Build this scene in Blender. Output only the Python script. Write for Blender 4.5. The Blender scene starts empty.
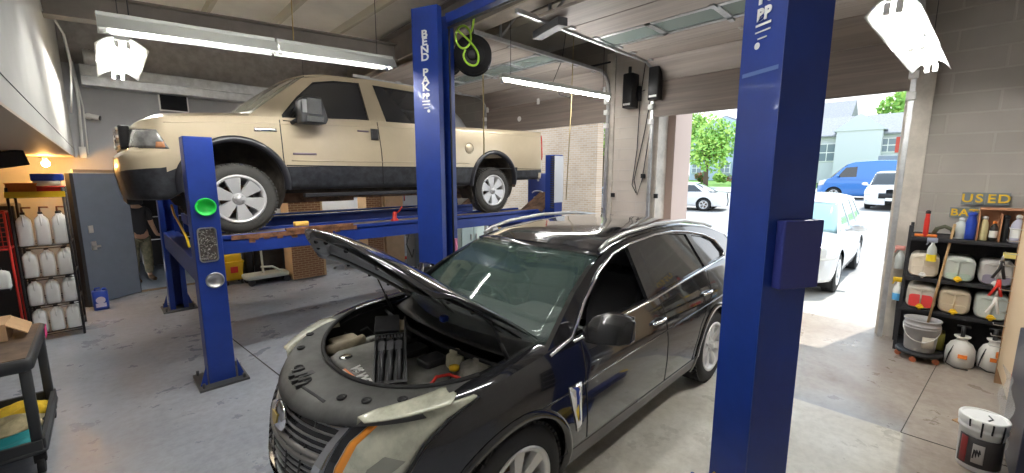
import bpy, bmesh, math, random
from mathutils import Vector, Matrix, Euler
from mathutils.geometry import tessellate_polygon
random.seed(7)
SC = bpy.context.scene
COL = SC.collection
PI = math.pi
R_ = math.radians
sin, cos, sqrt = math.sin, math.cos, math.sqrt

# ------------------------------------------------------------ camera numbers
CF, CP, CR, CH = 415.0, R_(8.4), R_(45.5), 2.1
def ray(x, y):
    r = (x-512)/CF; u = (236.5-y)/CF
    fw = cos(CP)+u*sin(CP); z = -sin(CP)+u*cos(CP)
    return Vector((r*sin(CR)+fw*cos(CR), -r*cos(CR)+fw*sin(CR), z))
def at(x, y, X=None, Y=None, Z=None):
    d = ray(x, y)
    s = X/d.x if X is not None else Y/d.y if Y is not None else (Z-CH)/d.z
    return Vector((d.x*s, d.y*s, CH+d.z*s))

# ------------------------------------------------------------ materials
MATS = {}
def mat(name, col, rough=.5, metal=0., vary=0., scale=6., bump=0., coat=0., emit=None, estr=0., trans=0., alpha=1., spec=.5, col2=None, stretch=None, ior=1.45):
    if name in MATS: return MATS[name]
    m = bpy.data.materials.new(name); m.use_nodes = True
    nt = m.node_tree; b = nt.nodes['Principled BSDF']
    b.inputs['Base Color'].default_value = (*col, 1)
    b.inputs['Roughness'].default_value = rough
    b.inputs['Metallic'].default_value = metal
    b.inputs['Coat Weight'].default_value = coat
    b.inputs['Coat Roughness'].default_value = .04
    b.inputs['Specular IOR Level'].default_value = spec
    b.inputs['IOR'].default_value = ior
    b.inputs['Transmission Weight'].default_value = trans
    b.inputs['Alpha'].default_value = alpha
    if emit: b.inputs['Emission Color'].default_value = (*emit, 1); b.inputs['Emission Strength'].default_value = estr
    if vary or bump or col2:
        tc = nt.nodes.new('ShaderNodeTexCoord'); mp = nt.nodes.new('ShaderNodeMapping')
        nt.links.new(tc.outputs['Object'], mp.inputs[0])
        if stretch: mp.inputs['Scale'].default_value = stretch
        n = nt.nodes.new('ShaderNodeTexNoise'); n.inputs['Scale'].default_value = scale; n.inputs['Detail'].default_value = 5; n.inputs['Roughness'].default_value = .65
        nt.links.new(mp.outputs[0], n.inputs['Vector'])
        if vary or col2:
            rp = nt.nodes.new('ShaderNodeValToRGB'); e = rp.color_ramp.elements
            e[0].position = .38; e[1].position = .64
            a = col2 if col2 else tuple(max(0, c*(1-vary)) for c in col)
            bb = col if col2 else tuple(min(1, c*(1+vary*.6)) for c in col)
            e[0].color = (*a, 1); e[1].color = (*bb, 1)
            nt.links.new(n.outputs['Fac'], rp.inputs[0]); nt.links.new(rp.outputs[0], b.inputs['Base Color'])
        if bump:
            bp = nt.nodes.new('ShaderNodeBump'); bp.inputs['Strength'].default_value = bump; bp.inputs['Distance'].default_value = .02
            nt.links.new(n.outputs['Fac'], bp.inputs['Height']); nt.links.new(bp.outputs[0], b.inputs['Normal'])
    MATS[name] = m
    return m

def brick_mat(name, c1, c2, mortar, bw, bh, ms=.012, plane='YZ', rough=.85, stain=None, shift=.5):
    m = bpy.data.materials.new(name); m.use_nodes = True; nt = m.node_tree; b = nt.nodes['Principled BSDF']
    tc = nt.nodes.new('ShaderNodeTexCoord'); sp = nt.nodes.new('ShaderNodeSeparateXYZ'); cb = nt.nodes.new('ShaderNodeCombineXYZ')
    nt.links.new(tc.outputs['Object'], sp.inputs[0])
    for i, a in enumerate(plane): nt.links.new(sp.outputs[a], cb.inputs[i])
    br = nt.nodes.new('ShaderNodeTexBrick'); nt.links.new(cb.outputs[0], br.inputs['Vector'])
    br.inputs['Scale'].default_value = 1; br.inputs['Brick Width'].default_value = bw; br.inputs['Row Height'].default_value = bh
    br.inputs['Mortar Size'].default_value = ms; br.inputs['Mortar Smooth'].default_value = .3
    br.inputs['Color1'].default_value = (*c1, 1); br.inputs['Color2'].default_value = (*c2, 1); br.inputs['Mortar'].default_value = (*mortar, 1)
    n = nt.nodes.new('ShaderNodeTexNoise'); n.inputs['Scale'].default_value = 1.4; n.inputs['Detail'].default_value = 6
    nt.links.new(tc.outputs['Object'], n.inputs['Vector'])
    mx = nt.nodes.new('ShaderNodeMixRGB'); mx.blend_type = 'MULTIPLY'; mx.inputs[0].default_value = .35
    nt.links.new(br.outputs['Color'], mx.inputs[1]); nt.links.new(n.outputs['Fac'], mx.inputs[2])
    nt.links.new(mx.outputs[0], b.inputs['Base Color'])
    bp = nt.nodes.new('ShaderNodeBump'); bp.inputs['Strength'].default_value = .5; bp.inputs['Distance'].default_value = .01; bp.invert = True
    nt.links.new(br.outputs['Fac'], bp.inputs['Height']); nt.links.new(bp.outputs[0], b.inputs['Normal'])
    b.inputs['Roughness'].default_value = rough
    MATS[name] = m
    return m

# ------------------------------------------------------------ geometry collector
class G:
    def __init__(s): s.v = []; s.f = []; s.mi = []; s.sm = []
    def add(s, v, f, m=0, sm=True):
        o = len(s.v); s.v += [Vector(p) for p in v]
        for q in f: s.f.append([i+o for i in q]); s.mi.append(m); s.sm.append(sm)
        return s
    def box(s, x0, x1, y0, y1, z0, z1, m=0, rot=None, about=None):
        v = [Vector((x, y, z)) for z in (z0, z1) for y in (y0, y1) for x in (x0, x1)]
        if rot is not None:
            c = Vector(about) if about is not None else Vector(((x0+x1)/2, (y0+y1)/2, (z0+z1)/2))
            M = Euler(rot).to_matrix(); v = [M@(p-c)+c for p in v]
        return s.add(v, [(0, 2, 3, 1), (4, 5, 7, 6), (0, 1, 5, 4), (2, 6, 7, 3), (0, 4, 6, 2), (1, 3, 7, 5)], m, False)
    def bar(s, a, b, w, h, m=0, up=(0, 0, 1)):
        a = Vector(a); b = Vector(b); d = (b-a).normalized(); u = Vector(up)
        if abs(d.dot(u)) > .98: u = Vector((1, 0, 0))
        r = d.cross(u).normalized(); u = r.cross(d).normalized()
        v = [p+r*i*w/2+u*j*h/2 for p in (a, b) for i, j in ((-1, -1), (1, -1), (1, 1), (-1, 1))]
        return s.add(v, [(3, 2, 1, 0), (4, 5, 6, 7), (0, 1, 5, 4), (1, 2, 6, 5), (2, 3, 7, 6), (3, 0, 4, 7)], m, False)
    def tube(s, pts, r, n=8, m=0, caps=True, closed=False):
        pts = [Vector(p) for p in pts]; N = len(pts)
        rr = r if isinstance(r, (list, tuple)) else [r]*N
        base = len(s.v); ref = None
        for i, p in enumerate(pts):
            if closed: d = pts[(i+1) % N]-pts[i-1]
            else: d = pts[min(i+1, N-1)]-pts[max(i-1, 0)]
            d = d.normalized() if d.length > 1e-9 else Vector((0, 0, 1))
            if ref is None: ref = Vector((0, 0, 1)) if abs(d.z) < .9 else Vector((1, 0, 0))
            u = ref-d*ref.dot(d)
            u = u.normalized() if u.length > 1e-6 else d.orthogonal().normalized()
            ref = u; w = d.cross(u)
            for k in range(n):
                a = 2*PI*k/n; s.v.append(p+u*cos(a)*rr[i]+w*sin(a)*rr[i])
        for i in range(N if closed else N-1):
            j = (i+1) % N
            for k in range(n):
                l = (k+1) % n
                s.f.append([base+i*n+k, base+i*n+l, base+j*n+l, base+j*n+k]); s.mi.append(m); s.sm.append(True)
        if caps and not closed:
            s.f.append([base+k for k in range(n)][::-1]); s.mi.append(m); s.sm.append(False)
            s.f.append([base+(N-1)*n+k for k in range(n)]); s.mi.append(m); s.sm.append(False)
        return s
    def cyl(s, a, b, r0, r1=None, n=20, m=0):
        return s.tube([a, b], [r0, r0 if r1 is None else r1], n, m)
    def lathe(s, prof, o=(0, 0, 0), axis='Z', n=28, m=0, arc=None, cap=True):
        o = Vector(o); base = len(s.v); N = len(prof)
        for r, h in prof:
            for k in range(n):
                a = 2*PI*k/n
                x, y = r*cos(a), r*sin(a)
                s.v.append(o+(Vector((x, y, h)) if axis == 'Z' else Vector((x, h, y)) if axis == 'Y' else Vector((h, x, y))))
        for i in range(N-1):
            for k in range(n):
                l = (k+1) % n
                q = [base+i*n+k, base+i*n+l, base+(i+1)*n+l, base+(i+1)*n+k]
                if axis == 'Y': q.reverse()
                s.f.append(q); s.mi.append(m); s.sm.append(True)
        if cap:
            if prof[0][0] > 1e-4: s.f.append([base+k for k in range(n)]); s.mi.append(m); s.sm.append(False)
            if prof[-1][0] > 1e-4: s.f.append([base+(N-1)*n+k for k in range(n)]); s.mi.append(m); s.sm.append(False)
        return s
    def sphere(s, c, r, n=14, m=0, sc=(1, 1, 1)):
        c = Vector(c); v = []; f = []
        for i in range(n//2+1):
            t = PI*i/(n//2)
            for k in range(n):
                a = 2*PI*k/n; v.append(c+Vector((r*sin(t)*cos(a)*sc[0], r*sin(t)*sin(a)*sc[1], r*cos(t)*sc[2])))
        for i in range(n//2):
            for k in range(n): f.append((i*n+k, (i+1)*n+k, (i+1)*n+(k+1) % n, i*n+(k+1) % n))
        return s.add(v, f, m)
    def grid(s, fn, nu, nv, m=0, flip=False, thick=0):
        v = [Vector(fn(i/nu, j/nv)) for i in range(nu+1) for j in range(nv+1)]
        f = []
        for i in range(nu):
            for j in range(nv):
                q = [i*(nv+1)+j, (i+1)*(nv+1)+j, (i+1)*(nv+1)+j+1, i*(nv+1)+j+1]
                f.append(q[::-1] if flip else q)
        return s.add(v, f, m)
    def poly(s, outer, holes=(), fn=None, depth=0, m=0, sm=False):
        """flat polygon with holes in (a,b); fn(a,b,side) -> 3-D point, side 0 front / 1 back"""
        loops = [[Vector((p[0], p[1], 0)) for p in outer]]+[[Vector((p[0], p[1], 0)) for p in h] for h in holes]
        tris = tessellate_polygon(loops)
        flat = [p for l in loops for p in l]; n = len(flat)
        v = [fn(p.x, p.y, 0) for p in flat]; f = [tuple(t) for t in tris]
        s.add(v, f, m, sm)
        if depth:
            v2 = [fn(p.x, p.y, 1) for p in flat]; s.add(v2, [tuple(reversed(t)) for t in tris], m, sm)
            b = len(s.v)-2*n; o = 0
            for l in loops:
                k = len(l)
                for i in range(k):
                    j = (i+1) % k
                    s.f.append([b+o+i, b+o+j, b+n+o+j, b+n+o+i]); s.mi.append(m); s.sm.append(False)
                o += k
        return s
    def rbox(s, x0, x1, y0, y1, z0, z1, r=.02, m=0, seg=4, axis='Z'):
        """box with rounded vertical corners (along axis)"""
        if axis == 'Z': A, B, Cc = (x0, x1), (y0, y1), (z0, z1)
        elif axis == 'X': A, B, Cc = (y0, y1), (z0, z1), (x0, x1)
        else: A, B, Cc = (x0, x1), (z0, z1), (y0, y1)
        ring = rrect(A[0], A[1], B[0], B[1], r, seg)
        e = min(r*.35, (Cc[1]-Cc[0])*.2)
        def mp(a, b, c): return Vector((a, b, c)) if axis == 'Z' else Vector((c, a, b)) if axis == 'X' else Vector((a, c, b))
        n = len(ring); base = len(s.v); ca = (A[0]+A[1])/2; cb = (B[0]+B[1])/2
        ka = 1-2*e/(A[1]-A[0]); kb = 1-2*e/(B[1]-B[0])
        for c, q in ((Cc[0], 1), (Cc[0]+e, 0), (Cc[1]-e, 0), (Cc[1], 1)):
            for a, b in ring:
                if q: a, b = ca+(a-ca)*ka, cb+(b-cb)*kb
                s.v.append(mp(a, b, c))
        for i in range(3):
            for k in range(n):
                l = (k+1) % n; s.f.append([base+i*n+k, base+i*n+l, base+(i+1)*n+l, base+(i+1)*n+k]); s.mi.append(m); s.sm.append(True)
        s.f.append([base+k for k in range(n)][::-1]); s.mi.append(m); s.sm.append(False)
        s.f.append([base+3*n+k for k in range(n)]); s.mi.append(m); s.sm.append(False)
        return s
    def loft(s, rings, m=0, caps=True, sm=True):
        base = len(s.v); n = len(rings[0])
        for r in rings: s.v += [Vector(p) for p in r]
        for i in range(len(rings)-1):
            for k in range(n):
                l = (k+1) % n; s.f.append([base+i*n+k, base+i*n+l, base+(i+1)*n+l, base+(i+1)*n+k]); s.mi.append(m); s.sm.append(sm)
        if caps:
            s.f.append([base+k for k in range(n)][::-1]); s.mi.append(m); s.sm.append(False)
            s.f.append([base+(len(rings)-1)*n+k for k in range(n)]); s.mi.append(m); s.sm.append(False)
        return s
    def xf(s, M, start=0):
        s.v[start:] = [M@p for p in s.v[start:]]
        return s

def rrect(a0, a1, b0, b1, r, seg=4):
    out = []
    for cx, cy, s0 in ((a1-r, b1-r, 0), (a0+r, b1-r, 90), (a0+r, b0+r, 180), (a1-r, b0+r, 270)):
        for k in range(seg+1):
            a = R_(s0+90*k/seg); out.append((cx+r*cos(a), cy+r*sin(a)))
    return out

def setprops(o, label=None, cat=None, group=None, kind=None):
    if label: o['label'] = label
    if cat: o['category'] = cat
    if group: o['group'] = group
    if kind: o['kind'] = kind
    return o
WM = {}
def thing(name, label, cat, loc=(0, 0, 0), rotz=0, group=None, kind=None):
    o = bpy.data.objects.new(name, None); COL.objects.link(o)
    o.empty_display_size = .05
    o.location = loc; o.rotation_euler = (0, 0, rotz)
    WM[o] = Matrix.Translation(Vector(loc))@Matrix.Rotation(rotz, 4, 'Z')
    return setprops(o, label, cat, group, kind)
def build(name, g, mats, parent=None, world=False, bevel=0, label=None, kind=None, subsurf=0, solid=0):
    if not isinstance(mats, (list, tuple)): mats = [mats]
    v = g.v
    if parent is not None and world:
        root = parent
        while root not in WM: root = root.parent
        Mi = WM[root].inverted(); v = [Mi@p for p in v]
    me = bpy.data.meshes.new(name)
    me.from_pydata([tuple(p) for p in v], [], [list(q) for q in g.f])
    for m in mats: me.materials.append(m)
    me.polygons.foreach_set('material_index', g.mi); me.polygons.foreach_set('use_smooth', g.sm)
    bm = bmesh.new(); bm.from_mesh(me)
    bmesh.ops.remove_doubles(bm, verts=bm.verts, dist=.0002)
    bmesh.ops.recalc_face_normals(bm, faces=bm.faces)
    bm.to_mesh(me); bm.free(); me.update()
    o = bpy.data.objects.new(name, me); COL.objects.link(o)
    if parent is not None: o.parent = parent
    if solid:
        md = o.modifiers.new('Solid', 'SOLIDIFY'); md.thickness = solid; md.offset = 0
    if bevel:
        md = o.modifiers.new('Bevel', 'BEVEL'); md.width = bevel; md.segments = 2; md.limit_method = 'ANGLE'; md.angle_limit = R_(35)
    if subsurf:
        md = o.modifiers.new('Sub', 'SUBSURF'); md.levels = subsurf; md.render_levels = subsurf
    if label: o['label'] = label
    if kind: o['kind'] = kind
    return o
def top(name, g, mats, label, cat, group=None, bevel=0, kind=None, **k):
    """a thing that is one mesh; origin moved to its base"""
    xs = [p.x for p in g.v]; ys = [p.y for p in g.v]; zs = [p.z for p in g.v]
    c = Vector(((min(xs)+max(xs))/2, (min(ys)+max(ys))/2, min(zs)))
    g.v = [p-c for p in g.v]
    o = build(name, g, mats, bevel=bevel, **k); o.location = c
    return setprops(o, label, cat, group, kind)
def struct(name, g, mats, bevel=0, parent=None):
    o = build(name, g, mats, parent=parent, bevel=bevel)
    if parent is None: o['kind'] = 'structure'
    return o
def dup(root, loc, rotz=None, label=None, group=None):
    r = root.copy(); COL.objects.link(r); r.location = loc
    if rotz is not None: r.rotation_euler = (0, 0, rotz)
    if label: r['label'] = label
    if group: r['group'] = group
    for ch in list(root.children):
        c = ch.copy(); COL.objects.link(c); c.parent = r
        for q in list(ch.children):
            d = q.copy(); COL.objects.link(d); d.parent = c
    return r
def lettering(text, M, size, m, parent, depth=.002, name='lettering', world=True, spacing=1., bold=0., vertical=False, wide=1.):
    """text lying in the local XY plane of matrix M"""
    cu = bpy.data.curves.new(name, 'FONT'); cu.body = text; cu.size = size; cu.extrude = depth
    cu.align_x = 'CENTER'; cu.align_y = 'CENTER'; cu.space_character = spacing; cu.offset = bold
    if vertical: cu.space_line = .95
    o = bpy.data.objects.new(name, cu); me = bpy.data.meshes.new_from_object(o)
    bpy.data.objects.remove(o)
    if world:
        root = parent
        while root not in WM: root = root.parent
        M = WM[root].inverted()@M
    me.transform(M@Matrix.Diagonal((wide, 1, 1, 1))); me.materials.clear(); me.materials.append(m)
    t = bpy.data.objects.new(name, me); COL.objects.link(t); t.parent = parent
    return t
def frame(o, xdir, ydir):
    x = Vector(xdir).normalized(); y = Vector(ydir).normalized(); z = x.cross(y)
    M = Matrix((x, y, z)).transposed().to_4x4(); M.translation = Vector(o)
    return M

# ------------------------------------------------------------ palette
black_pl = mat('black_plastic', (.018, .018, .02), .45, vary=.2, scale=20)
black_rub = mat('black_rubber', (.02, .02, .021), .75, bump=.2, scale=60)
dark_metal = mat('dark_metal', (.05, .05, .055), .45, metal=.6)
steel = mat('brushed_steel', (.55, .55, .55), .32, metal=1)
galv = mat('galvanised_steel', (.55, .56, .57), .42, metal=.75, vary=.15, scale=9)
chrome = mat('chrome', (.85, .85, .87), .09, metal=1)
alloy = mat('alloy_wheel', (.72, .72, .72), .36, metal=.55)
blue = mat('lift_blue', (.010, .038, .25), .42, coat=.12, vary=.12, scale=3)
white_pl = mat('white_plastic', (.78, .78, .75), .45)
white_pt = mat('white_paint', (.8, .8, .78), .4)
red_pl = mat('red_plastic', (.6, .03, .02), .4)
yellow_pl = mat('yellow_plastic', (.85, .55, .02), .4)
orange_pl = mat('orange_plastic', (.75, .2, .03), .45)
green_pl = mat('green_plastic', (.02, .62, .08), .4)
blue_pl = mat('blue_plastic', (.02, .06, .4), .35)
card = mat('cardboard', (.48, .3, .16), .85, vary=.15, scale=4)
wood = mat('wood', (.42, .27, .13), .65, vary=.3, scale=5, stretch=(1, 12, 1))
rust = mat('rusty_steel', (.16, .09, .055), .8, vary=.5, scale=7)
glass_dark = mat('tinted_glass', (.012, .013, .014), .04, spec=.9, coat=.5)
SKY, SUN, EXPO = 1.15, 2.6, 1.15
# ------------------------------------------------------------ vehicle generator
def lerp(pts, x):
    if x <= pts[0][0]: return pts[0][1]
    for (a, u), (b, v) in zip(pts, pts[1:]):
        if x <= b: return u+(v-u)*(x-a)/(b-a)
    return pts[-1][1]
def scurve(pts, x):
    if x <= pts[0][0]: return pts[0][1]
    for (a, u), (b, v) in zip(pts, pts[1:]):
        if x <= b:
            t = (x-a)/(b-a); t = t*t*(3-2*t)*.5+t*.5; return u+(v-u)*t
    return pts[-1][1]

class Veh:
    def __init__(s, L, W, fa, fn, ra, rn, prof, zb, zt, axles, R, archR, zc=None, g=((0, 0), (3, 0)), rg=((0, 0), (3, 0)), tw=.24, track=None):
        s.L, s.W, s.fa, s.fn, s.ra, s.rn, s.prof, s.zb, s.zt = L, W, fa, fn, ra, rn, prof, zb, zt
        s.axles, s.R, s.archR, s.g, s.rg = axles, R, archR, g, rg
        s.zc = R if zc is None else zc; s.tw = tw; s.track = track or W-.03
    def hw(s, x):
        w = s.W
        if x < s.fa: w *= max(0, 1-((s.fa-x)/s.fa)**s.fn)**(1/s.fn)
        if x > s.L-s.ra: w *= max(0, 1-((x-s.L+s.ra)/s.ra)**s.rn)**(1/s.rn)
        return w
    def S(s, x, z, off=0, side=-1):
        """surface point at station x, height z (side -1 = near side)"""
        k = max(0, 1-x/1.0); kr = max(0, 1-(s.L-x)/1.0)
        y = s.hw(x)*lerp(s.prof, z)
        p = Vector((x+lerp(s.g, z)*k-lerp(s.rg, z)*kr, side*y, z))
        if off:
            e = .01
            a = s.hw(min(x+e, s.L-.001))-s.hw(max(x-e, .001))
            n = Vector((-a/(2*e), side*1.0, -(lerp(s.prof, z+.02)-lerp(s.prof, z-.02))/.04*s.hw(x)))
            if k > 0: n.z += -n.x*(lerp(s.g, z+.02)-lerp(s.g, z-.02))/.04*k*1.0
            p += n.normalized()*off
        return p
    def stations(s):
        xs = [0.0006, .004, .012, .025, .045, .07, .1, .135, .175]
        x = .22
        while x < s.L-.2: xs.append(x); x += .05
        xs += [s.L-v for v in (.175, .13, .09, .06, .035, .018, .006, .0008)]
        return xs
    def shell(s, key, topfn, nz=17):
        """key(x,z)->part name. topfn(x)->list of extra (y-factor or abs, z) points from edge to the centre"""
        xs = s.stations(); rows = []
        for x in xs:
            zb, zt = lerp(s.zb, x), lerp(s.zt, x); row = []
            h = s.hw(x)*lerp(s.prof, zb)
            row.append((x, 0, zb, 'u')); row.append((x, h*.6, zb, 'u')); row.append((x, h*.93, zb-.0, 'u'))
            for j in range(nz):
                z = zb+.02+(zt-zb-.02)*j/(nz-1); row.append((x, s.hw(x)*lerp(s.prof, z), z, 's'))
            for yy, z in topfn(x): row.append((x, yy*s.hw(x)*lerp(s.prof, zt), z, 't'))
            rows.append(row)
        parts = {}
        n = len(rows[0])
        def inside(x, z):
            for xc in s.axles:
                if (x-xc)**2+(z-s.zc)**2 < s.archR**2: return xc
            return None
        def pos(p, side):
            x, y, z, t = p
            if t in 'su':
                xc = inside(x, z)
                if xc is not None:
                    d = sqrt((x-xc)**2+(z-s.zc)**2) or 1e-6
                    x = xc+(x-xc)/d*s.archR; z2 = s.zc+(z-s.zc)/d*s.archR
                    if z2 < lerp(s.zb, x): z2 = max(z, z2)
                    if t == 's': z = z2; y = s.hw(x)*lerp(s.prof, z)
                    else: z = max(z, z2)
            k = max(0, 1-x/1.0); kr = max(0, 1-(s.L-x)/1.0)
            return Vector((x+lerp(s.g, z)*k-lerp(s.rg, z)*kr, side*y, z))
        for side in (-1, 1):
            for i in range(len(rows)-1):
                for j in range(n-1):
                    q = [rows[i][j], rows[i+1][j], rows[i+1][j+1], rows[i][j+1]]
                    if all(inside(p[0], p[2]) is not None for p in q) and q[2][3] != 't': continue
                    cx = sum(p[0] for p in q)/4; cz = sum(p[2] for p in q)/4
                    kind = q[2][3]
                    nm = key(cx, cz, side, kind)
                    if nm is None: continue
                    nm, m = nm
                    parts.setdefault(nm, G()).add([pos(p, side) for p in q], [(0, 1, 2, 3)], m)
        return parts
    def wells(s, parent, m):
        g = G()
        for xc in s.axles:
            for side in (-1, 1):
                w = s.hw(xc)*.97
                ring = [(xc+s.archR*cos(R_(a)), s.zc+s.archR*sin(R_(a))) for a in range(-35, 216, 10)]
                g.add([(x, side*min(w, s.hw(min(max(x, .05), s.L-.05))*.93)*kk, z) for kk in (1, .6) for x, z in ring]+[(xc, side*w*.55, s.zc)],
                      [(i, i+1, len(ring)+i+1, len(ring)+i) for i in range(len(ring)-1)]+[(len(ring)+i, len(ring)+i+1, 2*len(ring)) for i in range(len(ring)-1)])
        zz = min(z for _, z in s.zb)
        a, b = s.axles[0]+s.archR, s.axles[-1]-s.archR
        g.box(a, b, -s.W*.8, s.W*.8, zz+.03, zz+.1)
        g.box(.25, s.L-.3, -s.W*.42, s.W*.42, zz+.05, zz+.16)
        return build('underbody', g, m, parent)
    def lip(s, parent, m, w=.05, out=.03, name='wheel_arch_trim', sides=(-1, 1), drop=None, a0=-18, a1=198):
        for xc in s.axles:
            for side in sides:
                rows = []
                for a in range(a0, a1+1, 6):
                    row = []
                    for rr, o in ((s.archR-.015, -.05), (s.archR-.012, out), (s.archR+w*.6, out), (s.archR+w, .004)):
                        x = xc+rr*cos(R_(a)); z = s.zc+rr*sin(R_(a))
                        row.append(s.S(x, z, o, side))
                    rows.append(row)
                g = G(); n = 4
                g.add([p for r in rows for p in r], [(i*n+j, (i+1)*n+j, (i+1)*n+j+1, i*n+j+1) for i in range(len(rows)-1) for j in range(n-1)])
                build(name, g, m, parent)
    def wheel(s, parent, x, side, spokes=6, dish=.02, rimR=.62, style=0, tire=None, rim=None, turn=0, z=None):
        R, w = s.R, s.tw; yo = side*s.track; z = s.zc if z is None else z
        g = G(); rr = R*rimR
        pr = [(rr, -w*.46), (rr+.02, -w*.5), (R*.84, -w*.52), (R*.93, -w*.47), (R*.985, -w*.36), (R, -w*.2), (R, w*.2), (R*.985, w*.36), (R*.93, w*.47), (R*.84, w*.52), (rr+.02, w*.5), (rr, w*.46)]
        g.lathe(pr, (0, 0, 0), 'Y', 48, cap=False)
        for k in range(56):      # tread blocks
            a = 2*PI*k/56
            for yy in (-.3, 0, .3):
                c = Vector((cos(a+yy*.1)*(R+.001), yy*w, sin(a+yy*.1)*(R+.001)))
                g.bar(c-Vector((0, w*.11, 0)), c+Vector((0, w*.11, 0)), R*.075, .016, up=(cos(a), 0, sin(a)))
        M = Matrix.Translation(Vector((x, yo-side*w*.5, z)))@Matrix.Rotation(turn, 4, 'Z')@(Matrix.Rotation(PI, 4, 'Z') if side > 0 else Matrix.Identity(4))
        g.xf(M); wo = build('wheel', g, tire or black_rub, parent)
        r = G()
        r.lathe([(rr, w*.45), (rr, -w*.40), (rr+.008, -w*.5), (rr-.012, -w*.52), (rr-.03, -w*.44), (rr-.04, -w*.1), (rr-.045, w*.3), (.05, w*.3)], (0, 0, 0), 'Y', 40, cap=False)
        hub = R*.17
        fy = -w*.38
        r.lathe([(.001, fy-.035), (hub*.55, fy-.033), (hub*.62, fy-.012), (hub, fy-.008), (hub*1.06, fy+.03), (hub*.9, w*.1)], (0, 0, 0), 'Y', 24, cap=False)
        for k in range(spokes):
            a = 2*PI*(k+.5)/spokes+.2
            d = Vector((cos(a), 0, sin(a))); t = Vector((-sin(a), 0, cos(a)))
            w0, w1 = (hub*.62, rr*.36) if style == 0 else (hub*.42, rr*.2)
            ps = []
            for q, wd, yy in ((hub*.8, w0, fy), (rr*.55, (w0+w1)*.46, fy-.012), (rr*.93, w1, fy-.02)):
                ps.append([d*q+t*wd+Vector((0, yy+.035, 0)), d*q+t*wd*.86+Vector((0, yy, 0)), d*q-t*wd*.86+Vector((0, yy, 0)), d*q-t*wd+Vector((0, yy+.035, 0))])
            r.loft(ps, sm=False)
            r.cyl(d*hub*.72*1+Vector((0, fy-.008, 0)), d*hub*.72+Vector((0, fy-.022, 0)), .009, n=6)
        r.xf(M); build('rim', r, rim or alloy, wo)
        b = G(); b.cyl((0, -w*.02, 0), (0, .02, 0), rr*.62, n=28); b.xf(M); build('brake_disc', b, rust, wo)
        return wo
    # greenhouse --------------------------------------------------------
    def gh(s, parent, yb, yr, zB, zR, outline, wins, roof, base_x, base_z, paint, glass, roofcrown=.05, bow=.2, names=None, rear=None, sides=(-1, 1), open_wins=(), trim=None, wpaint=None, topbow=None, winthick=.02):
        def ys(z): return yb+(yr-yb)*(z-zB)/(zR-zB)
        for side in sides:
            g = G()
            fn = lambda a, b, k: Vector((a, side*(ys(b)-.035*k), b))
            g.poly(outline, wins, fn, depth=1)
            build('pillar_frame', g, paint, parent)
            for i, w in enumerate(wins):
                if (i, side) in open_wins: continue
                q = G(); f2 = lambda a, b, k: Vector((a, side*(ys(b)-.014-.006*k), b))
                q.poly(w, (), f2, depth=1); build('window_glass', q, glass[1], parent)
            if trim:
                for w in wins:
                    t = G(); t.tube([Vector((a, side*(ys(b)+.003), b)) for a, b in w], .007, 6, closed=True); build('window_seal', t, black_rub, parent)
        # roof: roof = [(x,z)...] front to back along the rail
        n = len(roof)-1
        tb = bow if topbow is None else topbow
        def rf(u, v):
            x = lerp([(i/n, p[0]) for i, p in enumerate(roof)], u); z = lerp([(i/n, p[1]) for i, p in enumerate(roof)], u)
            t = v*2-1; k = max(0, 1-u*n)
            e = ys(z)-.004
            return (x-tb*.5*(1-t*t)*max(0, 1-u*3), e*t, z+roofcrown*(1-t**4)*min(1, .35+u*5))
        r = G(); r.grid(rf, max(10, n*4), 14); build('roof_panel', r, paint, parent, solid=.02)
        # windscreen
        x1, z1 = roof[0]
        def ws(u, v):
            t = v*2-1
            p0 = Vector((base_x[0]-bow*(1-t*t), (yb-.04)*t, base_z+.0*(1-t*t))); p1 = Vector(rf(0, v))
            p = p0.lerp(p1, u); p.z += .03*sin(PI*u)*1.; return p
        w = G(); w.grid(ws, 10, 14); build('windscreen', w, glass[0], parent, solid=.008)
        if rear:
            xe, ze = roof[-1]; xr, zr = rear
            def rw(u, v):
                t = v*2-1; p0 = Vector(rf(1, v)); p1 = Vector((xr+.06*(1-t*t), ys(zr)*t*.98, zr))
                return p0.lerp(p1, u)
            w = G(); w.grid(rw, 5, 10); build('rear_window', w, glass[1], parent, solid=.012)
        return ys, rf, ws
    def line(s, pts, parent, r=.004, m=None, off=.0, name='door_seam', side=-1, n=10):
        """groove / strip that follows the body side through (x,z) points"""
        P = []
        for (a, b), (c, d) in zip(pts, pts[1:]):
            for k in range(n): t = k/n; P.append(s.S(a+(c-a)*t, b+(d-b)*t, off, side))
        P.append(s.S(*pts[-1], off, side))
        g = G(); g.tube(P, r, 6); return build(name, g, m or black_rub, parent)
    def patch(s, name, top_, bot, parent, m, off=.008, side=-1, nu=16, nv=8, thick=.01, label=None):
        """patch on the body side between two (x,z) poly-lines"""
        T = [(i/(len(top_)-1), p) for i, p in enumerate(top_)]; B = [(i/(len(bot)-1), p) for i, p in enumerate(bot)]
        def ev(A, u):
            return (lerp([(t, p[0]) for t, p in A], u), lerp([(t, p[1]) for t, p in A], u))
        def fn(u, v):
            a, b = ev(T, u), ev(B, u); e = off*(1 if 0 < u < 1 and 0 < v < 1 else .2)
            return s.S(a[0]+(b[0]-a[0])*v, a[1]+(b[1]-a[1])*v, e, side)
        g = G(); g.grid(fn, nu, nv); return build(name, g, m, parent, solid=thick, label=label)
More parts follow.
